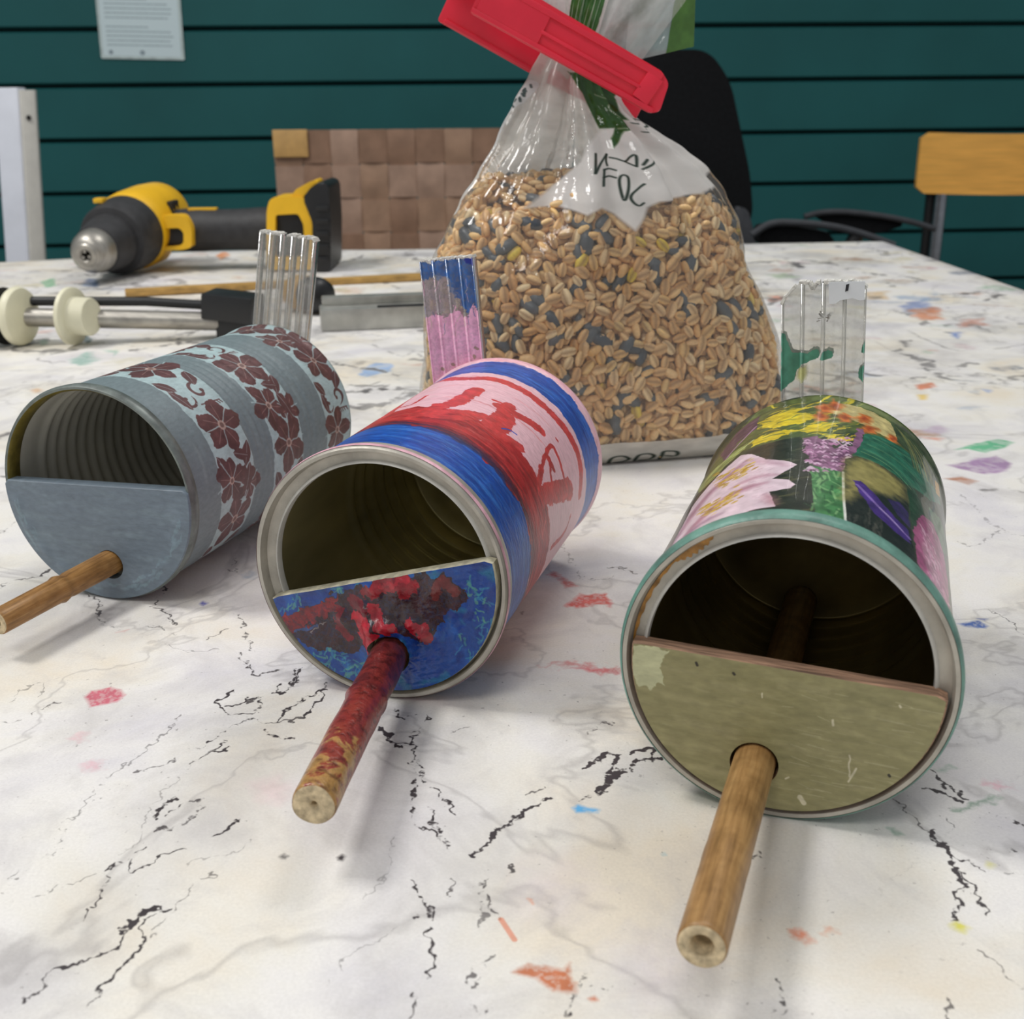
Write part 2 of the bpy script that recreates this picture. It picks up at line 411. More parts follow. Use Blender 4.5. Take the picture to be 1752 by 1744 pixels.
# veins: (crop, points, width px, broken)
V = [(C7, [(35, 790), (100, 745), (150, 735), (195, 690), (255, 610), (240, 580), (300, 540), (350, 480), (415, 410), (490, 355), (555, 310), (600, 260), (690, 175)], 3, .42, .6),
     (C7, [(90, 1250), (110, 1240), (150, 1210), (190, 1140), (235, 1125), (300, 1105), (375, 1075), (460, 1030), (490, 970), (530, 920), (590, 890), (615, 905)], 5, .30, 1),
     (C7, [(615, 905), (580, 900), (540, 960), (530, 1010), (520, 1060), (460, 1110), (410, 1180), (360, 1210), (320, 1265)], 6, .28, 1),
     (C7, [(480, 985), (500, 950), (540, 915), (585, 890)], 13, .38, 1),
     (C7, [(390, 1195), (420, 1165), (400, 1180)], 8, .38, 1), (C7, [(90, 1262), (110, 1235)], 9, .3, 1), (C7, [(320, 1262), (360, 1225)], 7, .3, 1),
     (C7, [(280, 960), (310, 900), (350, 880), (390, 810), (400, 760), (440, 740), (490, 705), (495, 750), (560, 730), (600, 705), (650, 690), (700, 670)], 4, .44, 1),
     (C7, [(490, 705), (520, 690), (545, 660)], 4, .4, 1),
     (C7, [(585, 555), (600, 510), (660, 480)], 8, .45, 1), (C7, [(640, 545), (690, 510), (740, 490), (750, 520), (700, 580), (640, 600), (590, 600)], 8, .5, .9),
     (C7, [(805, 620), (850, 605), (900, 580), (885, 560)], 6, .38, 1), (C7, [(510, 385), (570, 365), (640, 345)], 4, .4, .8),
     (C7, [(710, 370), (745, 340), (800, 315), (870, 290)], 5, .42, 1), (C7, [(720, 300), (780, 275), (840, 260), (830, 290), (770, 320)], 4, .44, 1),
     (C7, [(830, 240), (880, 215), (930, 190), (1000, 205), (1080, 200), (1140, 180)], 4, .4, .9), (C7, [(1140, 180), (1220, 80), (1160, 100), (1120, 130), (1060, 160), (1040, 200)], 5, .42, 1),
     (C7, [(820, 130), (850, 100), (880, 85)], 6, .35, 1), (C7, [(815, 130), (840, 160), (900, 175), (960, 160), (970, 100), (900, 130), (850, 140)], 5, .42, 1),
     (C7, [(1040, 60), (1060, 100), (1110, 40), (1120, 0)], 5, .42, 1), (C7, [(1000, 235), (1040, 260), (1100, 265)], 9, .48, 1),
     (C7, [(1480, 140), (1500, 190), (1550, 170)], 6, .4, 1), (C7, [(1540, 290), (1560, 240), (1600, 180)], 5, .4, 1), (C7, [(1420, 230), (1460, 250), (1500, 300)], 12, .5, 1),
     (C7, [(1430, 220), (1480, 270), (1540, 290), (1560, 340), (1575, 400), (1600, 435), (1640, 460), (1680, 510), (1705, 540)], 5, .34, 1),
     (C7, [(1545, 360), (1550, 460), (1545, 530), (1570, 590), (1620, 600), (1660, 650), (1680, 670)], 6, .47, 1), (C7, [(1600, 530), (1650, 600), (1670, 640)], 9, .52, 1),
     (C7, [(1550, 795), (1590, 850), (1610, 900), (1615, 940)], 6, .3, 1), (C7, [(1540, 955), (1570, 930)], 12, .42, 1),
     (C7, [(1610, 980), (1605, 1040), (1625, 1090), (1620, 1140), (1600, 1170)], 6, .28, 1), (C7, [(1560, 1240), (1530, 1300)], 5, .4, 1),
     (C7, [(460, 690), (520, 640), (540, 580), (570, 520), (620, 450), (680, 410)], 2.5, .42, .45), (C7, [(120, 865), (180, 835), (280, 805), (370, 770), (440, 740)], 3, .45, .7),
     (C7, [(0, 210), (80, 190), (160, 155), (220, 125)], 3, .4, .8), (C7, [(40, 120), (100, 70), (160, 60), (150, 110)], 3, .42, .5),
     (C7, [(700, 740), (800, 700), (900, 690), (940, 640)], 2.5, .45, .4), (C7, [(560, 1010), (600, 960), (650, 900), (700, 850), (740, 790), (800, 770)], 3.5, .44, .7),
     (C7, [(1360, 860), (1420, 800), (1460, 740), (1480, 640)], 2.5, .42, .45), (C7, [(1240, 1180), (1290, 1100), (1380, 1040), (1500, 980)], 2.5, .45, .5),
     (C7, [(1690, 780), (1695, 850)], 3, .4, .8), (C7, [(1690, 240), (1752, 215)], 3, .42, .7),
     (C8, [(0, 585), (50, 560), (100, 510), (160, 465), (220, 425), (265, 408)], 7, .36, 1), (C8, [(90, 520), (130, 490)], 14, .42, 1),
     (C8, [(360, 405), (420, 390), (450, 350), (500, 320), (540, 290), (600, 290)], 9, .44, 1), (C8, [(375, 310), (440, 270), (470, 280), (440, 330), (480, 320)], 8, .46, 1),
     (C8, [(520, 270), (560, 250), (600, 260), (560, 290)], 7, .45, 1), (C8, [(385, 210), (420, 175), (455, 170)], 7, .46, .9), (C8, [(170, 400), (235, 390), (240, 375)], 4, .45, .8),
     (C8, [(0, 585), (30, 610), (70, 640), (50, 700), (80, 760), (105, 790)], 5, .46, .8), (C8, [(40, 660), (50, 760), (40, 810)], 8, .55, .7), (C8, [(115, 670), (140, 640), (135, 620)], 6, .44, .9),
     (C8, [(1450, 515), (1480, 560), (1530, 600), (1545, 650), (1555, 720), (1540, 790)], 8, .28, 1), (C8, [(1455, 515), (1500, 570), (1530, 600)], 12, .36, 1),
     (C8, [(1480, 560), (1530, 590), (1580, 610), (1640, 640)], 5, .32, 1), (C8, [(1560, 650), (1590, 700), (1640, 785)], 5, .34, 1), (C8, [(1340, 415), (1400, 470), (1440, 510)], 3, .42, .8),
     (C8, [(1460, 310), (1490, 350), (1530, 390), (1580, 410)], 5, .4, 1), (C8, [(1430, 375), (1490, 390), (1540, 415)], 7, .46, 1), (C8, [(1660, 465), (1700, 470), (1752, 500)], 6, .44, 1), (C8, [(1690, 540), (1740, 580)], 6, .46, 1),
     (C8, [(1610, 885), (1660, 920), (1700, 960), (1752, 1010)], 4, .4, .7), (C8, [(1510, 1040), (1505, 1104)], 6, .38, .8), (C8, [(310, 1085), (340, 1030), (370, 990), (385, 955)], 9, .46, 1), (C8, [(360, 1000), (410, 1000), (440, 1000)], 5, .46, .8),
     (C8, [(20, 1060), (60, 1070), (120, 1080)], 12, .52, .9), (C8, [(985, 990), (990, 1060), (985, 1100)], 6, .4, .9), (C8, [(490, 1010), (525, 985)], 5, .4, .8), (C8, [(0, 950), (30, 1000), (60, 930), (100, 900)], 5, .5, .8),
     (C8, [(1640, 640), (1752, 650)], 3, .45, .5), (C8, [(900, 590), (930, 590)], 6, .45, .8),
     (C4, [(730, 1460), (770, 1400), (800, 1350)], 5, .36, 1), (C4, [(740, 1460), (800, 1480), (850, 1530), (855, 1545)], 4, .36, .9), (C4, [(460, 1505), (490, 1450), (470, 1420), (400, 1390)], 4, .38, .9), (C4, [(460, 1505), (520, 1545), (580, 1560)], 3, .42, .7),
     (C4, [(870, 1590), (800, 1570), (700, 1550)], 3, .45, .7), (C4, [(0, 1370), (50, 1340), (200, 1310)], 3, .42, .7), (C4, [(200, 1310), (260, 1265)], 7, .45, .9), (C4, [(0, 1110), (80, 1050)], 3, .4, .7),
     (C4, [(980, 1620), (1040, 1590), (1080, 1570)], 4, .45, .8), (C4, [(1140, 1490), (1180, 1560), (1190, 1620), (1240, 1680)], 4, .44, .8), (C4, [(800, 1640), (900, 1670), (1050, 1660)], 3, .46, .6), (C4, [(1140, 1690), (1200, 1744)], 7, .48, .9),
     (C4, [(1090, 1280), (1140, 1290), (1130, 1220)], 3, .45, .7), (C4, [(0, 830), (30, 830)], 5, .35, .8),
     (C5, [(0, 1530), (60, 1570), (140, 1550)], 5, .45, .9), (C5, [(170, 1660), (250, 1590), (270, 1530)], 5, .42, 1), (C5, [(120, 1650), (200, 1640)], 5, .46, .9), (C5, [(0, 1700), (60, 1670), (50, 1744)], 7, .48, .9), (C5, [(280, 1680), (340, 1640), (380, 1600)], 4, .46, .8),
     (C6, [(0, 740), (60, 745), (120, 770)], 4, .4, .8), (C6, [(1340, 640), (1400, 660), (1500, 600)], 3, .45, .5), (C6, [(1470, 905), (1530, 940), (1592, 1000)], 3, .36, .8), (C6, [(1290, 1690), (1330, 1744)], 4, .42, .8),
     (I1, [(960, 930), (1000, 990), (1060, 985)], 2.5, .42, .5), (I1, [(560, 690), (600, 670), (690, 640)], 6, .5, .5), (I1, [(600, 720), (660, 700), (700, 660)], 4, .5, .5), (I1, [(1500, 1530), (1752, 1320)], 2, .5, .15),
     (I1, [(640, 590), (690, 610), (720, 590)], 6, .5, .5), (I1, [(60, 640), (130, 630), (180, 640)], 5, .5, .4), (I1, [(1540, 560), (1640, 600), (1752, 590)], 6, .5, .45), (I1, [(1640, 840), (1700, 900), (1752, 920)], 5, .5, .4)]
for f, p, wpx, br, op in V:
    P = f(p); mid = P[len(P) // 2]
    d = np.linalg.norm(at(*mid) - EYE) / FPX           # metres per pixel there
    sc = {C7: 800 / 1752, C8: 952 / 1752}.get(f, .4)
    both('stroke', P, wpx * sc * d * 1.55, CHAR, op=op, rough=.0022, broken=br, fuzz=.8)
# dried paint of many colours
ST = [('poly', C7, [(318, 105), (340, 85), (410, 72), (450, 80), (470, 98), (440, 125), (370, 140), (335, 145)], (205, 92, 112), .9, .0004),
      ('poly', C7, [(265, 255), (300, 240), (335, 250), (325, 270), (285, 278)], (226, 180, 186), .5, .002), ('poly', C7, [(305, 360), (350, 338), (395, 350), (380, 378), (320, 385)], (224, 170, 180), .55, .002),
      ('poly', C7, [(1048, 704), (1065, 695), (1083, 703), (1070, 713), (1052, 712)], (70, 66, 68), 1, 0), ('poly', C7, [(1262, 708), (1280, 697), (1296, 706), (1284, 720), (1266, 718)], (70, 66, 68), 1, 0),
      ('poly', C8, [(140, 958), (190, 932), (250, 938), (305, 950), (318, 930), (330, 985), (345, 990), (340, 1020), (270, 1018), (215, 978)], (192, 104, 56), .92, .0006),
      ('poly', C8, [(1025, 830), (1050, 822), (1085, 860), (1070, 870), (1035, 850)], (222, 110, 62), .75, .002), ('poly', C8, [(1118, 830), (1145, 815), (1150, 835), (1125, 842)], (224, 128, 80), .6, .002),
      ('poly', C8, [(1525, 808), (1545, 795), (1580, 815), (1560, 830), (1535, 826)], (214, 208, 70), .9, .001), ('poly', C8, [(1640, 610), (1660, 618), (1655, 632), (1640, 625)], (224, 220, 120), .7, .001),
      ('poly', C8, [(332, 440), (350, 428), (375, 438), (415, 446), (410, 453), (370, 452), (345, 455)], (84, 166, 218), .95, .0005),
      ('poly', C8, [(610, 585), (620, 580), (626, 588), (615, 590)], (150, 190, 200), .8, 0), ('poly', C8, [(380, 1040), (400, 1032), (410, 1045), (390, 1050)], (200, 110, 70), .9, 0),
      ('poly', C8, [(190, 725), (200, 728), (205, 742)], (226, 130, 90), .8, 0), ('stroke', C8, [(105, 790), (125, 820), (148, 855)], (220, 140, 110), .8, 3),
      ('poly', C8, [(1318, 503), (1340, 503), (1372, 520), (1345, 520)], (70, 140, 110), .8, .001), ('poly', C8, [(1530, 450), (1590, 425), (1665, 405), (1670, 412), (1600, 435), (1550, 455)], (74, 136, 100), .85, .002), ('poly', C8, [(1480, 320), (1530, 302), (1540, 308), (1500, 325)], (110, 160, 130), .7, .002),
      ('poly', C8, [(1630, 345), (1690, 370), (1700, 385), (1650, 365)], (225, 175, 185), .5, .003), ('poly', C8, [(320, 0), (420, 0), (480, 12), (470, 16), (380, 8)], (215, 100, 110), .8, .001),
      ('poly', C5, [(1485, 1245), (1530, 1215), (1560, 1190), (1600, 1195), (1680, 1185), (1702, 1240), (1640, 1235), (1600, 1248), (1540, 1255)], (216, 88, 78), .9, .0012), ('poly', C5, [(1405, 1098), (1440, 1085), (1500, 1130), (1550, 1150), (1490, 1160), (1460, 1115)], (210, 110, 104), .85, .0012),
      ('poly', C5, [(1410, 1520), (1540, 1505), (1640, 1525), (1744, 1545), (1660, 1560), (1550, 1540)], (214, 116, 116), .7, .004), ('poly', C5, [(1280, 1275), (1295, 1270), (1290, 1285)], (60, 40, 40), .9, 0),
      ('poly', C4, [(960, 1445), (980, 1430), (1000, 1440), (975, 1455)], (64, 66, 170), .9, .0005), ('poly', C4, [(570, 1580), (610, 1570), (600, 1580)], (220, 140, 130), .6, .001), ('poly', C4, [(1150, 1300), (1220, 1290), (1230, 1320), (1160, 1325)], (150, 170, 190), .5, .003),
      ('poly', C4, [(340, 270), (430, 230), (470, 250), (440, 285), (360, 300)], (118, 172, 158), .7, .006), ('poly', C4, [(490, 220), (560, 225), (550, 250)], (130, 180, 160), .6, .005), ('poly', C4, [(150, 415), (190, 405), (200, 420), (165, 430)], (226, 178, 130), .6, .003),
      ('poly', C6, [(1320, 290), (1410, 265), (1490, 250), (1555, 262), (1530, 280), (1440, 300), (1380, 285)], (82, 178, 130), .9, .0015), ('poly', C6, [(1285, 345), (1380, 340), (1400, 320), (1480, 310), (1535, 340), (1525, 372), (1440, 380), (1340, 362)], (158, 118, 166), .85, .003),
      ('poly', C6, [(1280, 400), (1350, 395), (1415, 408), (1380, 425), (1330, 412)], (172, 110, 74), .85, .002), ('poly', C6, [(1175, 42), (1240, 35), (1255, 50), (1200, 60)], (224, 116, 70), .85, .003), ('poly', C6, [(1180, 78), (1220, 75), (1215, 100), (1185, 100)], (224, 190, 80), .8, .003),
      ('poly', C6, [(1340, 955), (1420, 945), (1460, 965), (1440, 972), (1360, 965)], (46, 92, 170), .9, .001), ('poly', C6, [(1410, 935), (1455, 938), (1440, 945)], (60, 80, 150), .9, .0005), ('poly', C6, [(1200, 240), (1280, 243), (1270, 255)], (222, 140, 110), .7, .003), ('poly', C6, [(1180, 215), (1300, 200), (1320, 215), (1240, 228)], (188, 160, 186), .6, .006),
      ('poly', C6, [(1425, 55), (1470, 60), (1460, 72)], (110, 150, 210), .7, .003), ('poly', C6, [(1440, 1560), (1520, 1580), (1500, 1590)], (222, 160, 176), .6, .002), ('poly', C6, [(0, 870), (15, 875), (10, 895), (0, 890)], (216, 110, 110), .8, .001), ('poly', C6, [(0, 1130), (40, 1120), (50, 1135), (5, 1150)], (214, 120, 120), .7, .002),
      ('poly', I1, [(612, 640), (640, 620), (672, 622), (668, 636), (630, 645)], (140, 180, 230), .8, .003), ('poly', I1, [(70, 482), (90, 478), (100, 488), (80, 492)], (90, 170, 120), .8, .004), ('poly', I1, [(138, 490), (150, 478), (170, 480), (165, 492)], (84, 120, 170), .8, .004),
      ('poly', I1, [(370, 438), (385, 433), (395, 438), (380, 445)], (232, 150, 90), .9, .003), ('poly', I1, [(140, 578), (152, 573), (160, 582), (148, 588)], (40, 80, 84), .9, .002), ('poly', I1, [(66, 585), (80, 580), (84, 588), (70, 592)], (80, 130, 100), .6, .003), ('poly', I1, [(1314, 505), (1340, 507), (1345, 513), (1318, 516)], (214, 130, 100), .9, .006),
      ('poly', I1, [(1315, 470), (1350, 468), (1370, 474), (1330, 478)], (150, 180, 130), .7, .01), ('poly', I1, [(1545, 520), (1580, 512), (1600, 530), (1560, 540)], (90, 120, 180), .7, .01), ('poly', I1, [(1560, 530), (1600, 525), (1615, 545), (1570, 548)], (214, 130, 80), .8, .008), ('poly', I1, [(1640, 550), (1680, 545), (1690, 556), (1650, 560)], (222, 130, 100), .8, .008), ('poly', I1, [(1620, 570), (1650, 568), (1640, 580)], (80, 120, 190), .8, .006),
      ('poly', I1, [(1480, 500), (1515, 498), (1515, 512), (1490, 512)], (206, 170, 110), .7, .006)]
for kind, f, p, col, op, rg in ST:
    if kind == 'poly': both('poly', f(p), col, op=op, rough=max(rg, .0003), soft=.0005 + rg * .3, streak=.35)
    else: both('stroke', f(p), .0012, col, op=op)
# many more faint splashes and cloudy greys over the far end of the cloth
for k in range(150):
    x, y = RNG.uniform(-1.1, .46), RNG.uniform(.55, 1.40)
    r = RNG.uniform(.01, .045); cvF.ellipse((x, y), r, r * RNG.uniform(.3, .8), RNG.normal(.3, .5), [(150, 148, 146), (166, 158, 146), (140, 140, 146)][k % 3], op=RNG.uniform(.2, .5), rough=.02, soft=.012, streak=.4)
for k in range(520):
    x, y = RNG.uniform(-1.1, .46), RNG.uniform(.55, 1.40)
    px, py = project((x, y, TZ))
    if py > 640 and px < 1290: continue
    right = px > 1200
    if not right and k % 3: continue
    c = [(196, 124, 98), (126, 154, 186), (134, 170, 140), (194, 182, 120), (150, 130, 160), (168, 126, 92), (88, 104, 128), (190, 136, 146), (120, 116, 120)][k % 9]
    r = RNG.uniform(.004, .017)
    cvF.ellipse((x, y), r, r * RNG.uniform(.4, .9), RNG.normal(.2, .6), c, op=RNG.uniform(.3, .8) * (1 if right else .6), rough=.012, soft=.004, streak=.5)
# grey marbling strokes over the far half
for k in range(420):
    x, y = RNG.uniform(-1.1, .46), RNG.uniform(.46, 1.40)
    a = RNG.normal(.4, .7); n = RNG.integers(3, 6); p = [(x, y)]
    for i in range(n):
        a += RNG.normal(0, .7); p.append((p[-1][0] + math.cos(a) * .02, p[-1][1] + math.sin(a) * .02))
    cvF.stroke(p, RNG.uniform(.001, .007), (108, 104, 104), op=RNG.uniform(.4, 1), soft=.0012, rough=.010, broken=RNG.uniform(.4, .54), fuzz=.8)

m, nt, out = new_mat('marbled_oilcloth')
p = N(nt, 'ShaderNodeBsdfPrincipled'); L(nt, p.outputs[0], out.inputs[0])
tc = N(nt, 'ShaderNodeTexCoord'); oc = tc.outputs['Object']
n1 = noise(nt, oc, 12, 5, .6, .4); n2 = noise(nt, oc, 22, 5, .65, 1.2); n3 = noise(nt, oc, 1400, 2)
base = ramp(nt, n1.outputs[0], [(.34, lin((222, 219, 222))), (.47, lin((238, 235, 231))), (.54, lin((237, 233, 224))), (.66, lin((234, 224, 206)))])
g = ramp(nt, n2.outputs[0], [(.48, (0, 0, 0, 1)), (.70, (.55, .55, .55, 1))])
c1 = mixc(nt, g.outputs[0], base.outputs[0], lin((196, 192, 190)))
# thin grey crackle veins
w1 = noise(nt, oc, 9, 5, .58, .5)
vr = ramp(nt, w1.outputs[0], [(.485, (0, 0, 0, 1)), (.497, (.30, .30, .30, 1)), (.509, (0, 0, 0, 1))])
c2 = mixc(nt, vr.outputs[0], c1, lin((120, 114, 114)))
gr = ramp(nt, n3.outputs[0], [(.35, (.93, .93, .93, 1)), (.65, (1, 1, 1, 1))])
c2 = mixc(nt, 1.0, c2, gr.outputs[0], 'MULTIPLY')
n4 = noise(nt, oc, 520, 3, .6); n5 = noise(nt, oc, 18, 3)
sp = ramp(nt, n4.outputs[0], [(.66, (0, 0, 0, 1)), (.71, (.6, .6, .6, 1))]); sq_ = ramp(nt, n5.outputs[0], [(.45, (0, 0, 0, 1)), (.62, (1, 1, 1, 1))])
spm = N(nt, 'ShaderNodeMath', operation='MULTIPLY'); L(nt, sp.outputs[0], spm.inputs[0]); L(nt, sq_.outputs[0], spm.inputs[1])
c2 = mixc(nt, spm.outputs[0], c2, lin((120, 114, 112)))
tF = cvF.node(nt, oc, 'cloth_far_print'); tN = cvN.node(nt, oc, 'cloth_near_print')
# where the fine canvas exists it replaces the coarse one
sep = N(nt, 'ShaderNodeSeparateXYZ'); L(nt, oc, sep.inputs[0])
def inside(s, a, b):
    m1 = N(nt, 'ShaderNodeMath', operation='GREATER_THAN'); L(nt, s, m1.inputs[0]); m1.inputs[1].default_value = a
    m2 = N(nt, 'ShaderNodeMath', operation='LESS_THAN'); L(nt, s, m2.inputs[0]); m2.inputs[1].default_value = b
    m3 = N(nt, 'ShaderNodeMath', operation='MULTIPLY'); L(nt, m1.outputs[0], m3.inputs[0]); L(nt, m2.outputs[0], m3.inputs[1]); return m3.outputs[0]
mm = N(nt, 'ShaderNodeMath', operation='MULTIPLY'); L(nt, inside(sep.outputs[0], cvN.x0, cvN.x1), mm.inputs[0]); L(nt, inside(sep.outputs[1], cvN.y0, cvN.y1), mm.inputs[1])
inv = N(nt, 'ShaderNodeMath', operation='SUBTRACT'); inv.inputs[0].default_value = 1; L(nt, mm.outputs[0], inv.inputs[1])
fa = N(nt, 'ShaderNodeMath', operation='MULTIPLY'); L(nt, inv.outputs[0], fa.inputs[0]); L(nt, tF.outputs[1], fa.inputs[1])
c3 = mixc(nt, fa.outputs[0], c2, tF.outputs[0]); c4 = mixc(nt, tN.outputs[1], c3, tN.outputs[0])
L(nt, c4, p.inputs['Base Color'])
p.inputs['Roughness'].default_value = .42; p.inputs['Specular IOR Level'].default_value = .35
wv = noise(nt, oc, 900, 2); bp = N(nt, 'ShaderNodeBump'); bp.inputs['Strength'].default_value = .12; bp.inputs['Distance'].default_value = .0006
L(nt, wv.outputs[0], bp.inputs['Height']); L(nt, bp.outputs[0], p.inputs['Normal'])
M_cloth = m

def far_y(x):
    for (xa, ya), (xb, yb) in zip(FAR, FAR[1:]):
        if xa <= x <= xb: return ya + (yb - ya) * (x - xa) / (xb - xa)
    return FAR[-1][1]
nx, ny = 90, 90
vs, fs = [], []
rowsN = ny + 5
for i in range(nx + 6):
    for j in range(ny + 6):
        u = min(i, nx) / nx; v = min(j, ny) / ny
        xr = XR1 + (XR0 - XR1) * v
        x = -1.15 + (xr + 1.15) * u; y = -.12 + (far_y(min(x, .4584)) + .12) * v
        z = TZ
        k = max(i - nx, j - ny)                  # rows folding down over the right and far edges
        if i > nx:
            t = (i - nx) / 5; x += .008 * min(1, t * 2.2) + .006 * math.sin(y * 19) * t; z = TZ - .17 * max(0, t - .12) - .003 * t
        if j > ny:
            t = (j - ny) / 5; y += .008 * min(1, t * 2.2) + .006 * math.sin(x * 17) * t; z = min(z, TZ - .17 * max(0, t - .12) - .003 * t)
        # slack creases in the far left corner
        if y > .95 and x < 0: z += .0018 * max(0, math.sin(x * 9 + y * 26)) * min(1, (y - .95) * 4) * min(1, -x * 5) * (k <= 0)
        vs.append((x, y, z))
for i in range(nx + 5):
    for j in range(ny + 5):
        a = i * (ny + 6) + j
        fs.append((a, a + ny + 6, a + ny + 7, a + 1))
cloth = mesh_obj('tablecloth', vs, fs, M_cloth)
tag(cloth, 'white marble-print oilcloth with black veins and dried paint, spread over the table', 'tablecloth')
sm = cloth.modifiers.new('thickness', 'SOLIDIFY'); sm.thickness = .0008; sm.offset = -1

# ------------------------------------------------------------------ tin-can bird feeders
CANS = [dict(x=-.13916, y=.35942, yaw=.3323, R=.03755, Ln=.11608),
        dict(x=-.03700, y=.28722, yaw=.29676, R=.03734, Ln=.11758),
        dict(x=.06087, y=.22756, yaw=.32143, R=.03761, Ln=.11524)]
def can_frame(c):
    ax = np.array([math.sin(c['yaw']), math.cos(c['yaw']), 0]); sd = np.array([math.cos(c['yaw']), -math.sin(c['yaw']), 0])
    return np.array([c['x'], c['y'], TZ]), sd, ax
def to_local(c, P):
    o, sd, ax = can_frame(c); d = np.asarray(P) - o
    return np.array([d @ sd, d @ ax, d[2]])
def px_plane(c, px, py, yl):
    """photo point -> local (x,y,z) on the plane y = yl of this can"""
    o, sd, ax = can_frame(c); d = ray(px, py); t = ((o + ax * yl - EYE) @ ax) / (d @ ax)
    return to_local(c, EYE + d * t)
def px_wall(c, px, py):
    """photo point -> (arc length from the top, y) on the outside of the can; clamps rays that just miss"""
    o, sd, ax = can_frame(c); d = ray(px, py); R = c['R']
    e = EYE - o - np.array([0, 0, R])
    dx, dz, ex, ez = d @ sd, d[2], e @ sd, e[2]
    a = dx * dx + dz * dz; b = dx * ex + dz * ez; q = b * b - a * (ex * ex + ez * ez - R * R)
    t = (-b - math.sqrt(max(q, 0))) / a
    P = e + d * t
    return math.atan2(P @ sd, P[2]) * R, float(P @ ax)
def wallp(c, pts): return [px_wall(c, x, y) for x, y in pts]

def metal_mat(name, col, rough, aniso=0, bump=.1):
    return simple(name, col, rough=rough, metal=.85, var=.22, scale=40, bump=bump, bscale=200, stretch=(1, 3, 1))
M_tin = simple('tin_rim_metal', (180, 175, 164), rough=.46, metal=.45, var=.16, scale=120, bump=.12, bscale=600)
M_tin_edge = simple('bright_cut_edge', (214, 212, 205), rough=.45, metal=.15, var=.08, scale=200)
M_gold_in = simple('lacquered_can_inside', (158, 142, 92), rough=.34, metal=.55, var=.35, scale=30, stretch=(1, .3, 1))
M_grey_in = simple('grey_can_inside', (196, 194, 182), rough=.45, metal=.1, var=.12, scale=30)
M_goldrim = simple('gold_lacquer_rim', (138, 124, 58), rough=.4, metal=.5, var=.25, scale=200)
def paint_mat(name, cv, rough=.4, bump=.35, under=(180, 180, 176), uvname='UVMap', bscale=700, stretch=(1, 1, 1), coat=0.0, over=None):
    m, nt, out = new_mat(name)
    p = N(nt, 'ShaderNodeBsdfPrincipled'); L(nt, p.outputs[0], out.inputs[0])
    uv = N(nt, 'ShaderNodeUVMap', uv_map=uvname)
    t = cv.node(nt, uv.outputs[0], name + '_paint')
    tc = N(nt, 'ShaderNodeTexCoord'); mp = N(nt, 'ShaderNodeMapping'); mp.inputs['Scale'].default_value = stretch; L(nt, uv.outputs[0], mp.inputs[0])
    n = noise(nt, mp.outputs[0], bscale, 4)
    v = ramp(nt, n.outputs[0], [(.3, (.84, .84, .84, 1)), (.7, (1.06, 1.06, 1.06, 1))])
    c = mixc(nt, t.outputs[1], lin(under), t.outputs[0])
    c = mixc(nt, 1.0, c, v.outputs[0], 'MULTIPLY')
    L(nt, c, p.inputs['Base Color']); p.inputs['Roughness'].default_value = rough; p.inputs['Coat Weight'].default_value = coat
    bp = N(nt, 'ShaderNodeBump'); bp.inputs['Strength'].default_value = bump; bp.inputs['Distance'].default_value = .0005
    L(nt, n.outputs[0], bp.inputs['Height']); L(nt, bp.outputs[0], p.inputs['Normal'])
    return m

def can_wall(name, c, mats, parent, beads_out=(), beads_in=(), y0=.0012, lap=None, n=160, rim=False):
    """outer painted wall + inner wall + closed back, lathe about the can axis; uv = (arc from top, y) in metres"""
    R, Ln = c['R'], c['Ln']
    ys = list(np.linspace(y0, Ln - .0015, 90))
    def rad(y):
        r = R - .0011
        for (ya, yb, nb, amp) in beads_out:
            if ya < y < yb: r -= amp * (.5 - .5 * math.cos(2 * math.pi * nb * (y - ya) / (yb - ya)))
        if y < .0045: r += .0008 * (1 - (y / .0045)) ** .5 if y > 0 else .0008
        if y > Ln - .0045: r += .0009 * min(1, (y - Ln + .0045) / .0025)
        return r
    def rin(y):
        r = R - .0019
        for (ya, yb, nb, amp) in beads_in:
            if ya < y < yb: r -= amp * (.5 - .5 * math.cos(2 * math.pi * nb * (y - ya) / (yb - ya)))
        return r
    prof = [(rad(y), y, 0) for y in ys] + [(R - .0016, Ln - .0004, 0), (R - .003, Ln + .0002, 0), (R - .0042, Ln - .003, 0), (0.0, Ln - .0032, 0)]
    inn = [(rin(y), y, 1) for y in np.linspace(y0 + .0004, Ln - .0045, 110)] + [(.0001 + R * f, Ln - .0042, 1) for f in (.93, .8, .78, .6, .58, .3)] + [(0.0, Ln - .0042, 1)]
    vs, fs, uv, mi = [], [], [], []
    def sweep(pr, flip, mat):
        b = len(vs)
        for r, y, _ in pr:
            for k in range(n + 1):
                th = -math.pi + 2 * math.pi * k / n
                rr = r * (1 if lap is None else 1 + lap(th, y))
                vs.append((rr * math.sin(th), y, R + rr * math.cos(th))); uv.append((th * R, y))
        for i in range(len(pr) - 1):
            for k in range(n):
                q = (b + i * (n + 1) + k, b + i * (n + 1) + k + 1, b + (i + 1) * (n + 1) + k + 1, b + (i + 1) * (n + 1) + k)
                fs.append(q[::-1] if flip else q); mi.append(mat)
    sweep(prof, True, 0); sweep([(r, y, _) for r, y, _ in inn], False, 1)
    # close the front edge between the outer and inner skins
    b1 = len(prof) * (n + 1)
    for k in range(n): fs.append((k, k + 1, b1 + k + 1, b1 + k)); mi.append(0)
    o = mesh_obj(name, vs, fs, mats, parent, uv=uv)
    o.data.polygons.foreach_set('material_index', mi)
    bm = bmesh.new(); bm.from_mesh(o.data); bmesh.ops.remove_doubles(bm, verts=bm.verts, dist=1e-7); bm.to_mesh(o.data); bm.free()
    return o

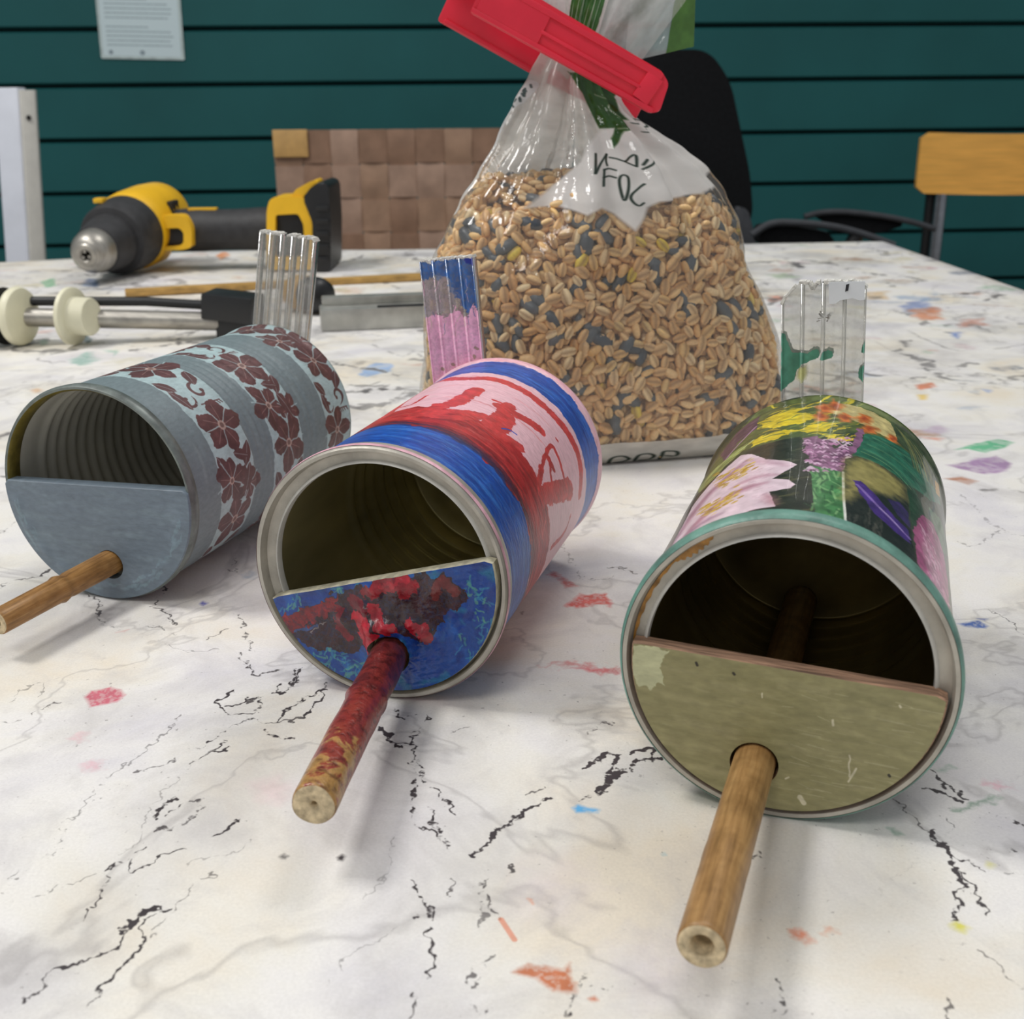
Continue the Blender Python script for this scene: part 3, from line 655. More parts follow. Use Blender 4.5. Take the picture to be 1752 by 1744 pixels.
def ring_rim(c, parent, name='rim'):
    R = c['R']
    bm = bmesh.new()
    pr = [(R - .0003, .0046), (R + .0001, .0026), (R + .0001, .0004), (R - .0006, -.0005), (R - .0015, -.0004), (R - .0019, .0006), (R - .0021, .0026), (R - .0030, .0032), (.875 * R, .0030), (.866 * R, .0023), (.852 * R, .0020), (.847 * R, .0026), (.846 * R, .0045)]
    add_lathe(bm, pr, 128, (0, 0, R), (0, 1, 0), mats=[0] * 8 + [1] * 5)
    return bm_obj(name, bm, [M_tin, M_tin_edge], parent, smooth=True, angle=50)

def board(name, c, mat, parent, rad, ang, top, hole, hr, y0, thick, relief=None, edge_mat=None, cham=.0004, back_mat=None, wob=0.0):
    """half-disc closing the lower half of the mouth, drilled for the perch; uv = local (x, z-R)"""
    R = c['R']; ca, sa = math.cos(ang), math.sin(ang)
    hx, hz = hole
    nn = 144; K = 26
    outer = []
    for k in range(nn):
        ph = 2 * math.pi * k / nn; dx, dz = math.cos(ph), math.sin(ph)
        # distance from the hole centre to the circle and to the chord
        b = hx * dx + hz * dz; q = b * b - (hx * hx + hz * hz - rad * rad); t = -b + math.sqrt(q)
        nx_, nz_ = -sa, ca; den = dx * nx_ + dz * nz_
        if den > 1e-6: t = min(t, (top - (hx * nx_ + hz * nz_)) / den)
        outer.append((hx + dx * t, hz + dz * t, ph))
    # insert exact chord corners
    vs, fs, uv, mi = [], [], [], []
    def ringv(y, f, dep=True):
        base = len(vs)
        for (ox, oz, ph) in outer:
            ix, iz = hx + hr * math.cos(ph), hz + hr * math.sin(ph)
            x = ix + (ox - ix) * f; z = iz + (oz - iz) * f
            yy = y - (relief(x, z) if (relief and dep) else 0)
            vs.append((x, yy, R + z)); uv.append((x, z))
        return base
    def bridge(a, b, m):
        for k in range(nn):
            k2 = (k + 1) % nn; fs.append((a + k, a + k2, b + k2, b + k)); mi.append(m)
    rings = [ringv(y0, i / K if i < K else 1 - cham / rad) for i in range(K + 1)]
    for a, b in zip(rings, rings[1:]): bridge(a, b, 0)
    e1 = ringv(y0 + cham, 1, False); bridge(rings[-1], e1, 1)
    e2 = ringv(y0 + thick, 1, False); bridge(e1, e2, 1)
    h2 = ringv(y0 + thick, 0, False); bridge(e2, h2, 1)
    h1 = ringv(y0 + cham, 0, False); bridge(h2, h1, 1); bridge(h1, rings[0], 1)
    o = mesh_obj(name, vs, fs, [mat, edge_mat or mat], parent, smooth=True, uv=uv)
    o.data.polygons.foreach_set('material_index', mi)
    o.data.set_sharp_from_angle(angle=math.radians(40))
    return o

def perch(name, c, mat, parent, end, hole, r0, r1, inside, node_at=(), bore=.35, end_mat=None, rough=0.0, seed=0):
    """bamboo stick from `end` (local point in front of the can) through the hole to `inside` metres behind the face"""
    a = np.array(end); h = np.array((hole[0], 0.0, c['R'] + hole[1]))
    d = (h - a) / np.linalg.norm(h - a); Ltot = np.linalg.norm(h - a) + inside
    n = 40; rows = 70
    x, y, dd = frame_from(d)
    vs, fs, uv, mi = [], [], [], []
    rg = np.random.default_rng(seed); wob = rg.normal(0, 1, (8, 8))
    def prof(t):
        r = r0 + (r1 - r0) * t / Ltot
        for na in node_at: r += .00055 * math.exp(-((t - na) / .0011) ** 2) - .0004 * math.exp(-((t - na - .0022) / .0010) ** 2)
        return r
    seq = [(prof(0) * bore * .9, .007, 1), (prof(0) * bore, .0006, 1), (prof(0) * (bore + .12), .0, 1), (prof(0) * .80, .0001, 1), (prof(0) * .93, .0001, 1), (prof(0) * .995, .0006, 0)]
    seq = [(0, .007, 1)] + seq + [(prof(t), t, 0) for t in np.linspace(.0012, Ltot, rows)] + [(0, Ltot, 0)]
    for r, t, m in seq:
        for k in range(n + 1):
            th = 2 * math.pi * k / n
            rr = r * (1 + rough * (math.sin(3 * th + t * 300) * .5 + math.sin(5 * th - t * 210 + 1) * .5))
            p = Vector(a) + dd * t + (x * math.cos(th) + y * math.sin(th)) * rr
            vs.append(p); uv.append((th / (2 * math.pi) * .03, t))
    for i in range(len(seq) - 1):
        for k in range(n):
            q = i * (n + 1) + k; fs.append((q, q + 1, q + n + 2, q + n + 1)); mi.append(1 if seq[i][2] and seq[i + 1][2] else 0)
    o = mesh_obj(name, vs, fs, [mat, end_mat or mat], parent, uv=uv)
    o.data.polygons.foreach_set('material_index', mi)
    bm = bmesh.new(); bm.from_mesh(o.data); bmesh.ops.remove_doubles(bm, verts=bm.verts, dist=1e-7); bmesh.ops.recalc_face_normals(bm, faces=bm.faces); bm.to_mesh(o.data); bm.free()
    return o
def bamboo_mat(name, c0, c1, c2, rough=.42, scale=1.0):
    m, nt, out = new_mat(name)
    p = N(nt, 'ShaderNodeBsdfPrincipled'); L(nt, p.outputs[0], out.inputs[0])
    uv = N(nt, 'ShaderNodeUVMap', uv_map='UVMap'); mp = N(nt, 'ShaderNodeMapping'); mp.inputs['Scale'].default_value = (900, 60, 1); L(nt, uv.outputs[0], mp.inputs[0])
    n1 = noise(nt, mp.outputs[0], scale, 4, .6); n2 = noise(nt, uv.outputs[0], 130, 3)
    r = ramp(nt, n1.outputs[0], [(.25, lin(c0)), (.5, lin(c1)), (.8, lin(c2))])
    r2 = ramp(nt, n2.outputs[0], [(.35, (.72, .68, .62, 1)), (.6, (1.05, 1.03, 1, 1))])
    c = mixc(nt, 1, r.outputs[0], r2.outputs[0], 'MULTIPLY'); L(nt, c, p.inputs['Base Color'])
    p.inputs['Roughness'].default_value = rough
    bp = N(nt, 'ShaderNodeBump'); bp.inputs['Strength'].default_value = .2; bp.inputs['Distance'].default_value = .0004
    L(nt, n1.outputs[0], bp.inputs['Height']); L(nt, bp.outputs[0], p.inputs['Normal'])
    return m
M_bamboo_end = simple('bamboo_cut_end', (206, 186, 150), rough=.7, var=.3, scale=500, bump=.3)
M_bore = simple('bamboo_bore', (96, 66, 34), rough=.8, var=.3, scale=300)

def clear_plastic(name, cv=None):
    m, nt, out = new_mat(name)
    tr = N(nt, 'ShaderNodeBsdfTransparent'); tr.inputs[0].default_value = (.95, .955, .945, 1)
    gl = N(nt, 'ShaderNodeBsdfGlossy'); gl.inputs['Roughness'].default_value = .12
    df = N(nt, 'ShaderNodeBsdfDiffuse'); df.inputs[0].default_value = lin((206, 203, 194))
    lw = N(nt, 'ShaderNodeLayerWeight'); lw.inputs['Blend'].default_value = .28
    tc = N(nt, 'ShaderNodeTexCoord'); n = noise(nt, tc.outputs['Object'], 260, 3)
    bp = N(nt, 'ShaderNodeBump'); bp.inputs['Strength'].default_value = .25; bp.inputs['Distance'].default_value = .0008; L(nt, n.outputs[0], bp.inputs['Height']); L(nt, bp.outputs[0], gl.inputs['Normal'])
    hz = ramp(nt, n.outputs[0], [(.35, (.20, .20, .20, 1)), (.75, (.38, .38, .38, 1))])
    a = N(nt, 'ShaderNodeMixShader'); L(nt, hz.outputs[0], a.inputs[0]); L(nt, tr.outputs[0], a.inputs[1]); L(nt, df.outputs[0], a.inputs[2])
    fr = ramp(nt, lw.outputs['Fresnel'], [(0, (.03, .03, .03, 1)), (.6, (.5, .5, .5, 1)), (1, (.8, .8, .8, 1))])
    b = N(nt, 'ShaderNodeMixShader'); L(nt, fr.outputs[0], b.inputs[0]); L(nt, a.outputs[0], b.inputs[1]); L(nt, gl.outputs[0], b.inputs[2])
    last = b.outputs[0]
    if cv is not None:
        uv = N(nt, 'ShaderNodeUVMap', uv_map='UVMap'); t = cv.node(nt, uv.outputs[0], name + '_paint')
        pr = N(nt, 'ShaderNodeBsdfPrincipled'); L(nt, t.outputs[0], pr.inputs['Base Color']); pr.inputs['Roughness'].default_value = .4
        mx = N(nt, 'ShaderNodeMixShader'); L(nt, t.outputs[1], mx.inputs[0]); L(nt, last, mx.inputs[1]); L(nt, pr.outputs[0], mx.inputs[2]); last = mx.outputs[0]
    L(nt, last, out.inputs[0])
    return m
M_rough_edge = simple('rough_cut_plastic_edge', (226, 224, 216), rough=.6, var=.2, scale=900, bump=.5)

def strip(c, parent, corners, depth, nfl, cvfn, thick=.0045, cham=None, jag=.0006, seed=0):
    """twin-wall clear plastic strip glued to the back of the can. corners: photo points TL,TR,BR,BL (bottom where the can hides it)"""
    yl = c['Ln'] + .0008
    TL, TR, BR, BL = [px_plane(c, *p, yl)[[0, 2]] for p in corners]
    wv = ((TR - TL) + (BR - BL)) / 2; w = np.linalg.norm(wv)
    dn = ((BL - TL) + (BR - TR)) / 2; hgt = np.linalg.norm(dn)
    ex = wv / w; ez = np.array([-ex[1], ex[0]])
    lean = (dn @ ex) / hgt
    full = hgt + depth
    o = thing_part = bpy.data.objects.new('hanging_strip', None)
    rg = np.random.default_rng(seed)
    # front and back skins, ribs: one mesh; coordinates s across, q down from the top, y thickness
    vs, fs, uv = [], [], []
    top_tilt = ((TR - TL) / np.linalg.norm(TR - TL)); 
    ns = nfl * 6; edge = [jag * rg.normal() for _ in range(ns + 1)]
    def P(s, q, y):
        x = TL[0] + (TR[0] - TL[0]) * s / w + dn[0] / hgt * q; z = TL[1] + (TR[1] - TL[1]) * s / w + dn[1] / hgt * q
        return (x, yl + y, z)
    def topq(s):
        i = min(ns, int(round(s / w * ns))); q = max(0, edge[i])
        if cham and s < cham: q += (cham - s) * .95
        if cham and s > w - cham * .45: q += (s - w + cham * .45) * .9
        return q
    rows = 24
    for yy in (0.0, thick):
        b = len(vs)
        for i in range(ns + 1):
            s = w * i / ns
            bul = .00035 * math.cos(2 * math.pi * i / 6) * (1 if yy == 0 else -1)
            for j in range(rows + 1):
                q0 = topq(s); q = q0 + (full - q0) * j / rows
                vs.append(P(s, q, yy + bul)); uv.append((s, q))
        for i in range(ns):
            for j in range(rows):
                a = b + i * (rows + 1) + j; fs.append((a, a + 1, a + rows + 2, a + rows + 1))
    for k in range(nfl + 1):
        s = w * k / nfl; b = len(vs)
        for t in (-.0005, .0005):
            for yy in (0.0, thick):
                ss = min(max(s + t, 0), w)
                vs.append(P(ss, topq(s), yy)); uv.append((ss, topq(s))); vs.append(P(ss, full, yy)); uv.append((ss, full))
        fs += [(b, b + 1, b + 3, b + 2), (b + 4, b + 6, b + 7, b + 5), (b, b + 2, b + 6, b + 4), (b, b + 4, b + 5, b + 1), (b + 2, b + 3, b + 7, b + 6)]
    cv = None
    if cvfn:
        cv = Canvas(0, 0, w, full, .0001, seed=40 + seed)
        def to_sq(px, py):
            l = px_plane(c, px, py, yl)[[0, 2]] - TL
            A = np.array([[(TR[0] - TL[0]) / w, dn[0] / hgt], [(TR[1] - TL[1]) / w, dn[1] / hgt]])
            return tuple(np.linalg.solve(A, l))
        cvfn(cv, to_sq, w, full)
    st = mesh_obj('hanging_strip', vs, fs, clear_plastic('clear_twinwall_plastic', cv), parent, smooth=True, uv=uv)
    # ragged sawn top edge
    bm = bmesh.new()
    pts = [P(w * i / ns, topq(w * i / ns) - .0002, thick / 2) for i in range(ns + 1)]
    for a, b2 in zip(pts, pts[1:]):
        a = Vector(a); b2 = Vector(b2); mid = (a + b2) / 2
        if rg.random() < .85:
            add_box(bm, mid, ((b2 - a).length * 1.02, thick * .98, .0006 + .0007 * rg.random()), M=Matrix.Rotation(-math.atan2((b2 - a).z, (b2 - a).x), 3, 'Y'))
    bm_obj('sawn_edge', bm, M_rough_edge, st)
    return st, P, w, full

# ---- first feeder: grey with floral bands -------------------------------------------------------
def flower(cv, c, r, seed, col=(96, 62, 62), gap=(168, 190, 192)):
    rg = np.random.default_rng(seed); a0 = rg.uniform(0, 6.28); k = 5
    for i in range(k):
        a = a0 + 6.283 * i / k + rg.normal(0, .08); rr = r * rg.uniform(.85, 1.1)
        cx, cy = c[0] + math.cos(a) * rr * .56, c[1] + math.sin(a) * rr * .56
        cv.ellipse((cx, cy), rr * .50, rr * .38, a, col, rough=.0010, var=.2)
    for i in range(k):
        a = a0 + 6.283 * (i + .5) / k
        cv.stroke([(c[0] + math.cos(a) * r * .15, c[1] + math.sin(a) * r * .15), (c[0] + math.cos(a) * r * 1.02, c[1] + math.sin(a) * r * 1.02)], .0005, gap, op=.85, rough=.0003)
        a = a0 + 6.283 * i / k
        cv.stroke([(c[0] + math.cos(a) * r * .2, c[1] + math.sin(a) * r * .2), (c[0] + math.cos(a + .08) * r * .75, c[1] + math.sin(a + .08) * r * .75)], .00022, (190, 160, 150), op=.6)
    cv.ellipse(c, r * .17, r * .17, 0, (196, 170, 158), op=.8, rough=.0003); cv.ellipse(c, r * .09, r * .09, 0, (110, 80, 74), op=.9)
def leaf(cv, c, l, w, a, col):
    p = []
    for t in np.linspace(0, 1, 9): p.append((t - .5, math.sin(t * math.pi) ** .8 * .5))
    p += [(x, -y) for x, y in p[::-1]]
    ca, sa = math.cos(a), math.sin(a)
    cv.poly([(c[0] + x * l * ca - y * w * sa, c[1] + x * l * sa + y * w * ca) for x, y in p], col, rough=.0004)
    cv.stroke([(c[0] - .45 * l * ca, c[1] - .45 * l * sa), (c[0] + .45 * l * ca, c[1] + .45 * l * sa)], .00025, (170, 180, 182), op=.7)
def curl(cv, c, r, a, col, d=1):
    p = [(c[0] + r * (1 - t * .72) * math.cos(a + d * t * 5.2), c[1] + r * (1 - t * .72) * math.sin(a + d * t * 5.2)) for t in np.linspace(0, 1, 11)]
    cv.stroke(p, r * .3, col, taper=True); cv.ellipse(p[-1], r * .2, r * .2, 0, col)
c = CANS[0]; R = c['R']
cv = Canvas(-.12, 0, .12, c['Ln'], .00012, seed=21, base=(118, 132, 136))
for k in range(150):
    y = RNG.uniform(0, c['Ln']); x = RNG.uniform(-.11, .11)
    cv.stroke([(x, y), (x + .012, y + RNG.normal(0, .0005))], RNG.uniform(.0006, .002), [(126, 142, 146), (110, 124, 130), (132, 146, 148)][k % 3], op=.45, soft=.0005, rough=.0004)
q = wallp(c, [(360, 745), (430, 745), (468, 760), (520, 760), (562, 730), (602, 700), (320, 700)])
BANDS = [(.0185, .0400), (.0545, .0755), (.0955, .1145)]
for bi, (ya, yb) in enumerate(BANDS):
    cv.poly([(-.118, ya)] + [(x, ya + .0004 * math.sin(x * 160 + bi)) for x in np.linspace(-.11, .11, 20)] + [(.118, ya), (.118, yb)] + [(x, yb + .0004 * math.sin(x * 130 + bi)) for x in np.linspace(.11, -.11, 20)] + [(-.118, yb)], (172, 194, 196), rough=.0006, var=.06)
    rg = np.random.default_rng(60 + bi); mid = (ya + yb) / 2; wd = yb - ya
    DK = (94, 62, 62)
    x = -.105 + .004 * bi; k = 0
    while x < .108:
        typ = (0, 1, 0, 2)[(k + bi) % 4]
        if typ == 0:
            flower(cv, (x, mid + wd * rg.uniform(-.14, .14)), wd * .52, 100 + 10 * bi + k); leaf(cv, (x + wd * .62, ya + wd * .16), wd * .42, wd * .22, .5, DK); leaf(cv, (x + wd * .6, yb - wd * .14), wd * .46, wd * .24, -.5, DK); st = wd * .92
        elif typ == 1:
            flower(cv, (x, ya + wd * .32), wd * .42, 200 + 10 * bi + k); flower(cv, (x + wd * .2, yb - wd * .16), wd * .3, 300 + 10 * bi + k)
            leaf(cv, (x + wd * .1, yb - wd * .2), wd * .55, wd * .26, rg.uniform(-.4, .6), DK); leaf(cv, (x - wd * .35, yb - wd * .3), wd * .4, wd * .2, 1.2, DK); st = wd * .78
        else:
            curl(cv, (x, mid + wd * .2), wd * .22, rg.uniform(0, 6), DK); curl(cv, (x + wd * .12, mid - wd * .25), wd * .18, rg.uniform(0, 6), DK, -1)
            for j in range(5): cv.ellipse((x - wd * .3 + j * wd * .09, ya + wd * .12 + .0006 * j), .0005, .0005, 0, DK)
            for j in range(6): cv.stroke([(x + wd * .3, yb - wd * .1 - j * .0014), (x + wd * .3 + .0014, yb - wd * .1 - j * .0014 + .0008)], .0005, DK)
            cv.stroke([(x + wd * .3, yb - wd * .08), (x + wd * .27, ya + wd * .45)], .0005, DK); leaf(cv, (x + wd * .05, ya + wd * .14), wd * .5, wd * .2, .2, DK); st = wd * .72
        x += st; k += 1
t1 = thing('bird_feeder', 'grey tin-can bird feeder with maroon flower bands, leftmost of the three', 'bird feeder', (c['x'], c['y'], TZ), -c['yaw'], 'tin-can bird feeders')
can_wall('can', c, [paint_mat('grey_floral_can', cv, rough=.42, bump=.25, stretch=(1, .5, 1)), M_grey_in], t1,
         beads_out=[(.040, .0545, 4, .0005), (.0545, .0755, 5, .00025), (.0755, .086, 3, .0004)], beads_in=[(.014, .105, 17, .0011)])
bm = bmesh.new(); add_lathe(bm, [(R - .0012, .0046), (R - .0001, .0036), (R + .0001, .0008), (R - .0006, -.0004), (R - .0014, -.0002)], 128, (0, 0, R), (0, 1, 0))
bm_obj('rim', bm, simple('painted_grey_rim', (112, 120, 116), rough=.4, metal=.2, var=.25, scale=200), t1, smooth=True, angle=60)
bm = bmesh.new(); add_lathe(bm, [(R - .0014, -.0002), (R - .0021, .0010), (R - .0021, .0052), (R - .0017, .0056)], 128, (0, 0, R), (0, 1, 0))
bm_obj('rim_lining', bm, M_goldrim, t1, smooth=True, angle=60)
cvb = Canvas(-.04, -.04, .04, .01, .0001, seed=23, base=(112, 126, 138))
for k in range(120):
    x, y = RNG.uniform(-.036, .036), RNG.uniform(-.036, .005)
    cvb.stroke([(x, y), (x + .01, y + RNG.normal(0, .0012))], RNG.uniform(.0008, .002), [(118, 132, 144), (106, 119, 132), (122, 138, 148)][k % 3], op=.5, soft=.0006)
for k in range(46):                         # thick paint ridge that follows the rim
    a = RNG.uniform(math.pi * 1.02, math.pi * 1.98); rr = R * RNG.uniform(.83, .93)
    cvb.ellipse((math.cos(a) * rr, math.sin(a) * rr), .0022, .0005, a + 1.57, (126, 148, 158), op=.55, rough=.001)
edge_ch = px_plane(c, 18, 822, -.0012), px_plane(c, 330, 842, -.0012)
ang1 = math.atan2(edge_ch[1][2] - edge_ch[0][2], edge_ch[1][0] - edge_ch[0][0]); top1 = ((edge_ch[0][2] + edge_ch[1][2]) / 2 - R) * math.cos(ang1)
def relief1(x, z):
    r = math.hypot(x, z); a = math.atan2(z, x)
    return .0004 * math.exp(-((r - R * .88) / .0018) ** 2) * (1 + .6 * math.sin(a * 23)) if a < -.1 and a > -3.0 else 0
hole1 = (px_plane(c, 192, 962, 0)[0], px_plane(c, 192, 964, 0)[2] - R)
board('front_board', c, paint_mat('grey_board_paint', cvb, rough=.42, bump=.3, stretch=(.4, 1, 1)), t1, R * .985, ang1, top1, hole1, .0052, -.0012, .0045, relief=relief1)
Lp1 = .050
e1 = px_plane(c, -6, 1066, -Lp1)
pcol = bamboo_mat('dark_bamboo', (112, 80, 42), (160, 118, 66), (186, 146, 94))
pp = perch('perch', c, pcol, t1, e1, (hole1[0] - .0003, hole1[1] + .0006), .0041, .0046, .05, node_at=(.026, .07), bore=.3, end_mat=M_bamboo_end, seed=1)
pp['label'] = 'dark tan bamboo perch'
strip(c, t1, [(444, 396), (538, 410), (526, 566), (430, 556)], .030, 5, None, seed=1)

# ---- second feeder: blue, red and pink ----------------------------------------------------------
c = CANS[1]; R = c['R']; Ln = c['Ln']
BL, RD, PK = (26, 80, 170), (184, 44, 48), (244, 196, 206)
cv = Canvas(-.12, 0, .12, Ln, .0001, seed=31, base=PK)
def band(cv, ya, yb, col, wob=.0012, seed=0, n=60, op=1, **kw):
    xs = np.linspace(-.119, .119, n); rg = np.random.default_rng(seed)
    w1, w2 = rg.normal(0, wob, n), rg.normal(0, wob, n)
    fa = ya if callable(ya) else (lambda x: ya); fb = yb if callable(yb) else (lambda x: yb)
    cv.poly([(x, fa(x) + d) for x, d in zip(xs, w1)] + [(x, fb(x) + d) for x, d in list(zip(xs, w2))[::-1]], col, op=op, **kw)
def brush(cv, ya, yb, cols, n, seed, lo=-.118, hi=.118, op=.5, wmax=.002):
    rg = np.random.default_rng(seed)
    for k in range(n):
        y = rg.uniform(ya, yb); x = rg.uniform(lo, hi); l = rg.uniform(.008, .026)
        cv.stroke([(x, y), (x + l / 2, y + rg.normal(0, .0006)), (x + l, y + rg.normal(0, .0012))], rg.uniform(.0003, wmax), cols[k % len(cols)], op=op * rg.uniform(.4, 1), soft=.0003, rough=.0006, taper=True)
band(cv, .0014, .0270, BL, seed=1, rough=.0006, wob=.0004)
brush(cv, .0022, .026, [(40, 104, 196), (16, 56, 140), (52, 120, 206), (20, 66, 156)], 420, 2, op=.6)
brush(cv, .006, .025, [(120, 160, 214)], 90, 22, op=.4, wmax=.0006)
band(cv, .0265, .0470, RD, seed=3, rough=.0012, wob=.0008)
brush(cv, .028, .0465, [(200, 58, 56), (150, 26, 34), (120, 24, 34), (214, 84, 78)], 380, 4, op=.6)
brush(cv, .0255, .0315, [(64, 40, 66), (90, 30, 44), (46, 36, 76)], 130, 5, op=.65)
brush(cv, .049, .092, [(244, 200, 208), (230, 172, 186)], 160, 6, op=.4)
# red oval outline and the drawn figures, traced on the wall of the can
RS = (204, 62, 62)
def W5(p): return wallp(c, C5(p))
for p, w in (([(640, 350), (740, 270), (860, 200), (1000, 172), (1150, 172), (1300, 228), (1420, 320), (1520, 440), (1575, 580), (1575, 720)], .0036), ([(1530, 830), (1500, 910), (1440, 980)], .0014),
             ([(1080, 222), (980, 280), (860, 310), (800, 335)], .0042), ([(760, 350), (850, 330), (980, 322), (1120, 345)], .0032), ([(900, 290), (850, 335), (960, 350), (1090, 350)], .003), ([(700, 310), (770, 290), (840, 250)], .0010),
             ([(1240, 300), (1190, 350), (1140, 385), (1180, 400)], .0038), ([(1190, 300), (1280, 345), (1385, 412)], .0036), ([(1130, 385), (1210, 440), (1290, 492)], .0034), ([(1160, 270), (1230, 300)], .001), ([(1230, 350), (1200, 400)], .005),
             ([(1395, 600), (1385, 680), (1405, 775)], .0022), ([(1395, 600), (1410, 540), (1440, 490), (1470, 540), (1500, 650)], .0014), ([(1430, 550), (1440, 640), (1450, 680)], .0012), ([(1420, 540), (1450, 600)], .0022),
             ([(1400, 725), (1470, 715), (1530, 705)], .0050), ([(1410, 690), (1520, 660)], .0020), ([(1415, 850), (1400, 930)], .0008), ([(1460, 455), (1470, 470)], .0008)):
    cv.stroke(W5(p), w * 1.3, RS, rough=.0004, fuzz=.15, op=.95, var=.2)
brush(cv, .05, .09, [(214, 90, 88)], 12, 61, lo=-.03, hi=.03, op=.5, wmax=.0006)
cv.stroke(W5([(1205, 405), (1240, 412), (1275, 435)]), .0006, (40, 80, 190))
band(cv, .0955, .1130, BL, seed=7, rough=.0008, wob=.0005)
brush(cv, .096, .1125, [(44, 108, 200), (18, 58, 146), (60, 124, 210)], 300, 8, op=.6)
cv.stroke([(x, .0948 + .0004 * math.sin(x * 200)) for x in np.linspace(-.118, .118, 50)], .0012, (240, 196, 204), rough=.0006)
brush(cv, 0, .0024, [(244, 178, 196), (150, 100, 150), (40, 80, 160), (236, 206, 210)], 120, 9, op=.9, wmax=.0012)
brush(cv, .113, .1176, [(240, 176, 188), (236, 200, 206)], 60, 10, op=.8)
t2 = thing('bird_feeder', 'blue, red and pink painted tin-can bird feeder, middle of the three', 'bird feeder', (c['x'], c['y'], TZ), -c['yaw'], 'tin-can bird feeders')
can_wall('can', c, [paint_mat('painted_stripes_can', cv, rough=.34, bump=.5, stretch=(.35, 1, 1), bscale=900), simple('lit_lacquer_inside', (206, 196, 148), rough=.3, metal=.5, var=.3, scale=30, stretch=(1, .3, 1))], t2, beads_in=[(.055, .105, 6, .0013)], y0=.0030)  # lighter copy of the can lacquer, reflected light inside put into the colour
ring_rim(c, t2)
bm = bmesh.new()
add_lathe(bm, [(R + .0000, .0022), (R + .00025, .0016), (R + .0003, .0008), (R + .0001, .0002)], 128, (0, 0, R), (0, 1, 0))
bm_obj('rim_paint', bm, simple('pink_paint_edge', (232, 176, 190), rough=.4, var=.3, scale=90, bump=.4), t2, smooth=True)
cvb = Canvas(-.04, -.04, .04, .02, .0001, seed=33, base=(22, 68, 146))
rg = np.random.default_rng(5)
for k in range(230):
    a = rg.uniform(-3.3, .4); rr = R * rg.uniform(.2, .95); x, y = math.cos(a) * rr, math.sin(a) * rr
    tcol = [(20, 58, 140), (30, 90, 170), (24, 74, 150), (40, 120, 150), (16, 46, 120)][k % 5]
    cvb.stroke([(x, y), (x + rg.normal(0, .004), y + rg.normal(0, .004))], rg.uniform(.0006, .003), tcol, op=.6, soft=.0005, rough=.0008)
B2 = lambda p: [tuple(px_plane(c, *q, -.0008)[[0, 2]] - np.array([0, R])) for q in C5(p)]
for cx, cy in ((1080, 1180), (1110, 1330), (1060, 1440), (400, 1480), (480, 1550), (380, 1440), (200, 1230), (440, 1175)):
    for j in range(16):
        x, y = cx + rg.normal(0, 34), cy + rg.normal(0, 34)
        cvb.stroke(B2([(x, y), (x + rg.normal(0, 26), y + rg.normal(0, 30))]), rg.uniform(.0003, .0008), [(70, 150, 150), (110, 170, 130), (60, 140, 170)][j % 3], op=.6, rough=.0006)
cvb.poly(B2([(140, 1300), (300, 1250), (430, 1180), (640, 1120), (800, 1090), (960, 1110), (1040, 1200), (980, 1260), (900, 1330), (860, 1390), (760, 1390), (690, 1350), (600, 1400), (520, 1470), (330, 1440), (200, 1400)]), (58, 30, 36), rough=.0022, streak=.25, var=.35)
cvb.poly(B2([(140, 1300), (300, 1250), (430, 1190), (440, 1260), (300, 1330), (200, 1400)]), (132, 32, 40), rough=.002, streak=.4, var=.3)
for p, w, col in (([(560, 1180), (680, 1140), (780, 1150), (740, 1180)], .0040, (140, 26, 38)), ([(540, 1300), (580, 1370), (610, 1450)], .0050, (176, 24, 44)), ([(600, 1250), (640, 1330), (690, 1350)], .0036, (168, 26, 44)), ([(770, 1330), (830, 1350), (860, 1390)], .0034, (160, 24, 40)),
                  ([(450, 1260), (440, 1330), (480, 1390)], .0026, (122, 26, 40)), ([(880, 1200), (920, 1130), (980, 1180)], .0030, (104, 40, 40)), ([(640, 1150), (760, 1120)], .0018, (170, 34, 48)), ([(500, 1220), (560, 1260)], .0030, (110, 26, 38)), ([(230, 1370), (340, 1330)], .0009, (60, 80, 130)), ([(310, 1360), (370, 1320)], .0004, (130, 120, 120))):
    cvb.stroke(B2(p), w, col, rough=.0012, fuzz=.25, var=.3)
ch = px_plane(c, 462, 1022, -.0008), px_plane(c, 840, 958, -.0008)
ang2 = math.atan2(ch[1][2] - ch[0][2], ch[1][0] - ch[0][0]); nrm = (-math.sin(ang2), math.cos(ang2))
top2 = ch[0][0] * nrm[0] + (ch[0][2] - R) * nrm[1]
hole2 = (px_plane(c, 668, 1118, 0)[0], px_plane(c, 668, 1118, 0)[2] - R)
BUMPS = [(B2([q])[0], s, h) for q, s, h in (((590, 1340), .0028, .0022), ((610, 1420), .0030, .0024), ((660, 1340), .0024, .0016), ((720, 1160), .0030, .0013), ((600, 1170), .0022, .0011), ((830, 1380), .0024, .0018), ((780, 1330), .002, .0012), ((460, 1300), .0022, .001), ((910, 1160), .003, .0009), ((560, 1260), .002, .0012))]
def relief2(x, z):
    v = .00022 * math.sin(x * 1900 + math.sin(z * 1500) * 2) * math.sin(z * 1700 + x * 700)
    for (bx, bz), s, h in BUMPS: v += 1.5 * h * math.exp(-((x - bx) ** 2 + (z - bz) ** 2) / (s * s))
    r = math.hypot(x, z)
    return v * min(1, max(0, (R * .92 - r) / .002))
ob = board('front_board', c, paint_mat('blue_red_board_paint', cvb, rough=.24, bump=.55, bscale=900, coat=.3), t2, R * .925, ang2, top2, hole2, .0060, -.0008, .0034, relief=relief2,
      edge_mat=simple('pale_paint_edge', (190, 184, 160), rough=.6, var=.3, scale=300))
ob['label'] = 'blue half-round board with thick dark red paint blobs'
